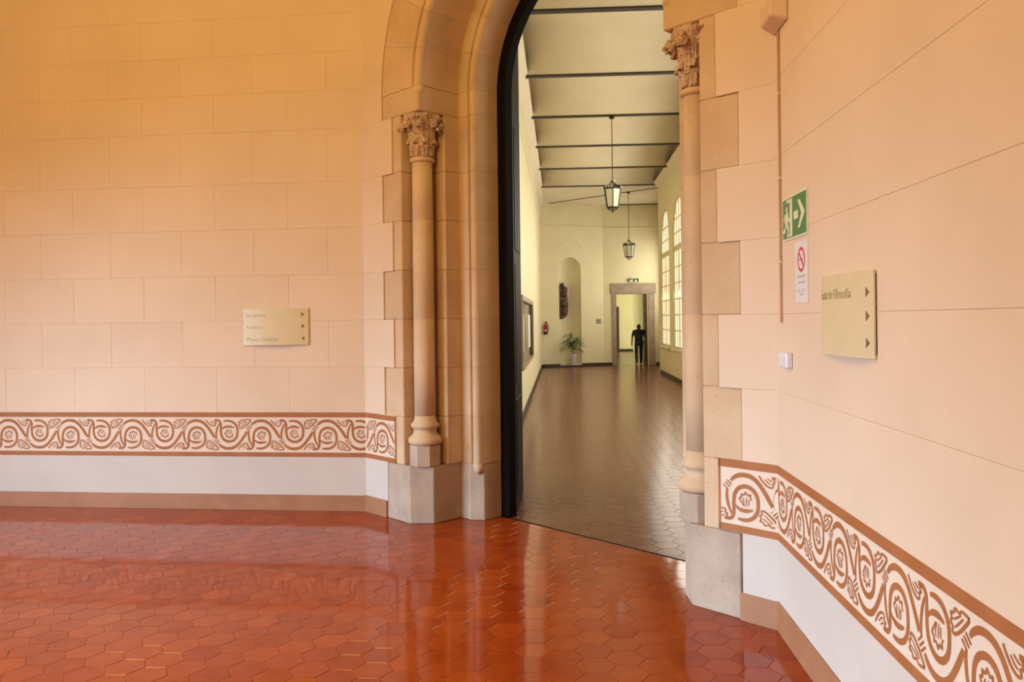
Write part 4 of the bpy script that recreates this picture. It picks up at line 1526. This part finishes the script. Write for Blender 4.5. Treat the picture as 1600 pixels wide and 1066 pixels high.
def skinned(verts, edges, radii, root_i=0, sub=2):
    me = bpy.data.meshes.new('skeleton')
    me.from_pydata(verts, edges, [])
    o = bpy.data.objects.new('skeleton', me)
    COL.objects.link(o)
    o.modifiers.new('skin', 'SKIN')
    for i, r in enumerate(radii):
        sv = me.skin_vertices[0].data[i]
        sv.radius = r
        sv.use_root = (i == root_i)
    s = o.modifiers.new('sub', 'SUBSURF')
    s.levels = s.render_levels = sub
    bpy.context.view_layer.update()
    out = bpy.data.meshes.new_from_object(o.evaluated_get(bpy.context.evaluated_depsgraph_get()))
    bpy.data.objects.remove(o, do_unlink=True)
    return out


names = list(J)
bme = skinned([J[k] for k in names], [(names.index(a), names.index(b)) for a, b in EDG], [RAD[k] for k in names])
bme.materials.clear()
for m in ('skin', 'shirt_navy', 'trousers_grey', 'shoe_black', 'hair_grey'):
    bme.materials.append(MATS[m])
for pg in bme.polygons:
    c = pg.center
    arm = abs(c.x) > 0.185
    if c.z > 1.405 or (c.z > 1.30 and c.y < 0.10):
        mi = 4 if c.z > 1.325 else 0
    elif c.z > 1.27:
        mi = 0 if c.z > 1.295 else 1
    elif arm and c.z < 1.04:
        mi = 0
    elif c.z > 0.84:
        mi = 1
    elif c.z > 0.075:
        mi = 2
    else:
        mi = 3
    pg.material_index = mi
    pg.use_smooth = True
body = local(link('body', bme, pr))
for sgn, key in ((-1, 'hal'), (1, 'har')):
    hx, hy, hz = J[key]
    vs, es, rs = [(hx, hy - 0.01, hz + 0.02)], [], [(0.022, 0.03)]
    for q, (dy, ln) in enumerate(((-0.028, 0.055), (-0.010, 0.068), (0.010, 0.066), (0.028, 0.052))):
        b0 = len(vs)
        vs += [(hx, hy + dy, hz - 0.02), (hx - sgn * 0.006, hy + dy, hz - 0.02 - ln * 0.5), (hx - sgn * 0.018, hy + dy, hz - 0.02 - ln)]
        es += [(0, b0), (b0, b0 + 1), (b0 + 1, b0 + 2)]
        rs += [(0.009, 0.009), (0.008, 0.008), (0.007, 0.007)]
    b0 = len(vs)
    vs += [(hx - sgn * 0.012, hy + 0.038, hz + 0.005), (hx - sgn * 0.018, hy + 0.052, hz - 0.03)]
    es += [(0, b0), (b0, b0 + 1)]
    rs += [(0.010, 0.010), (0.008, 0.008)]
    hm = skinned(vs, es, rs, 0, 1)
    hm.materials.clear()
    hm.materials.append(MATS['skin'])
    local(link('hand', hm, pr))
for sx in (-1, 1):
    local(MB().ball((0.018 + sx * 0.070, 0.115, 1.380), 0.014, 8, 6, 1.5).build('ear', 'skin', pr, smooth=True))
tag(pr, 'person in dark shirt and trousers walking away through the far doorway', 'person')
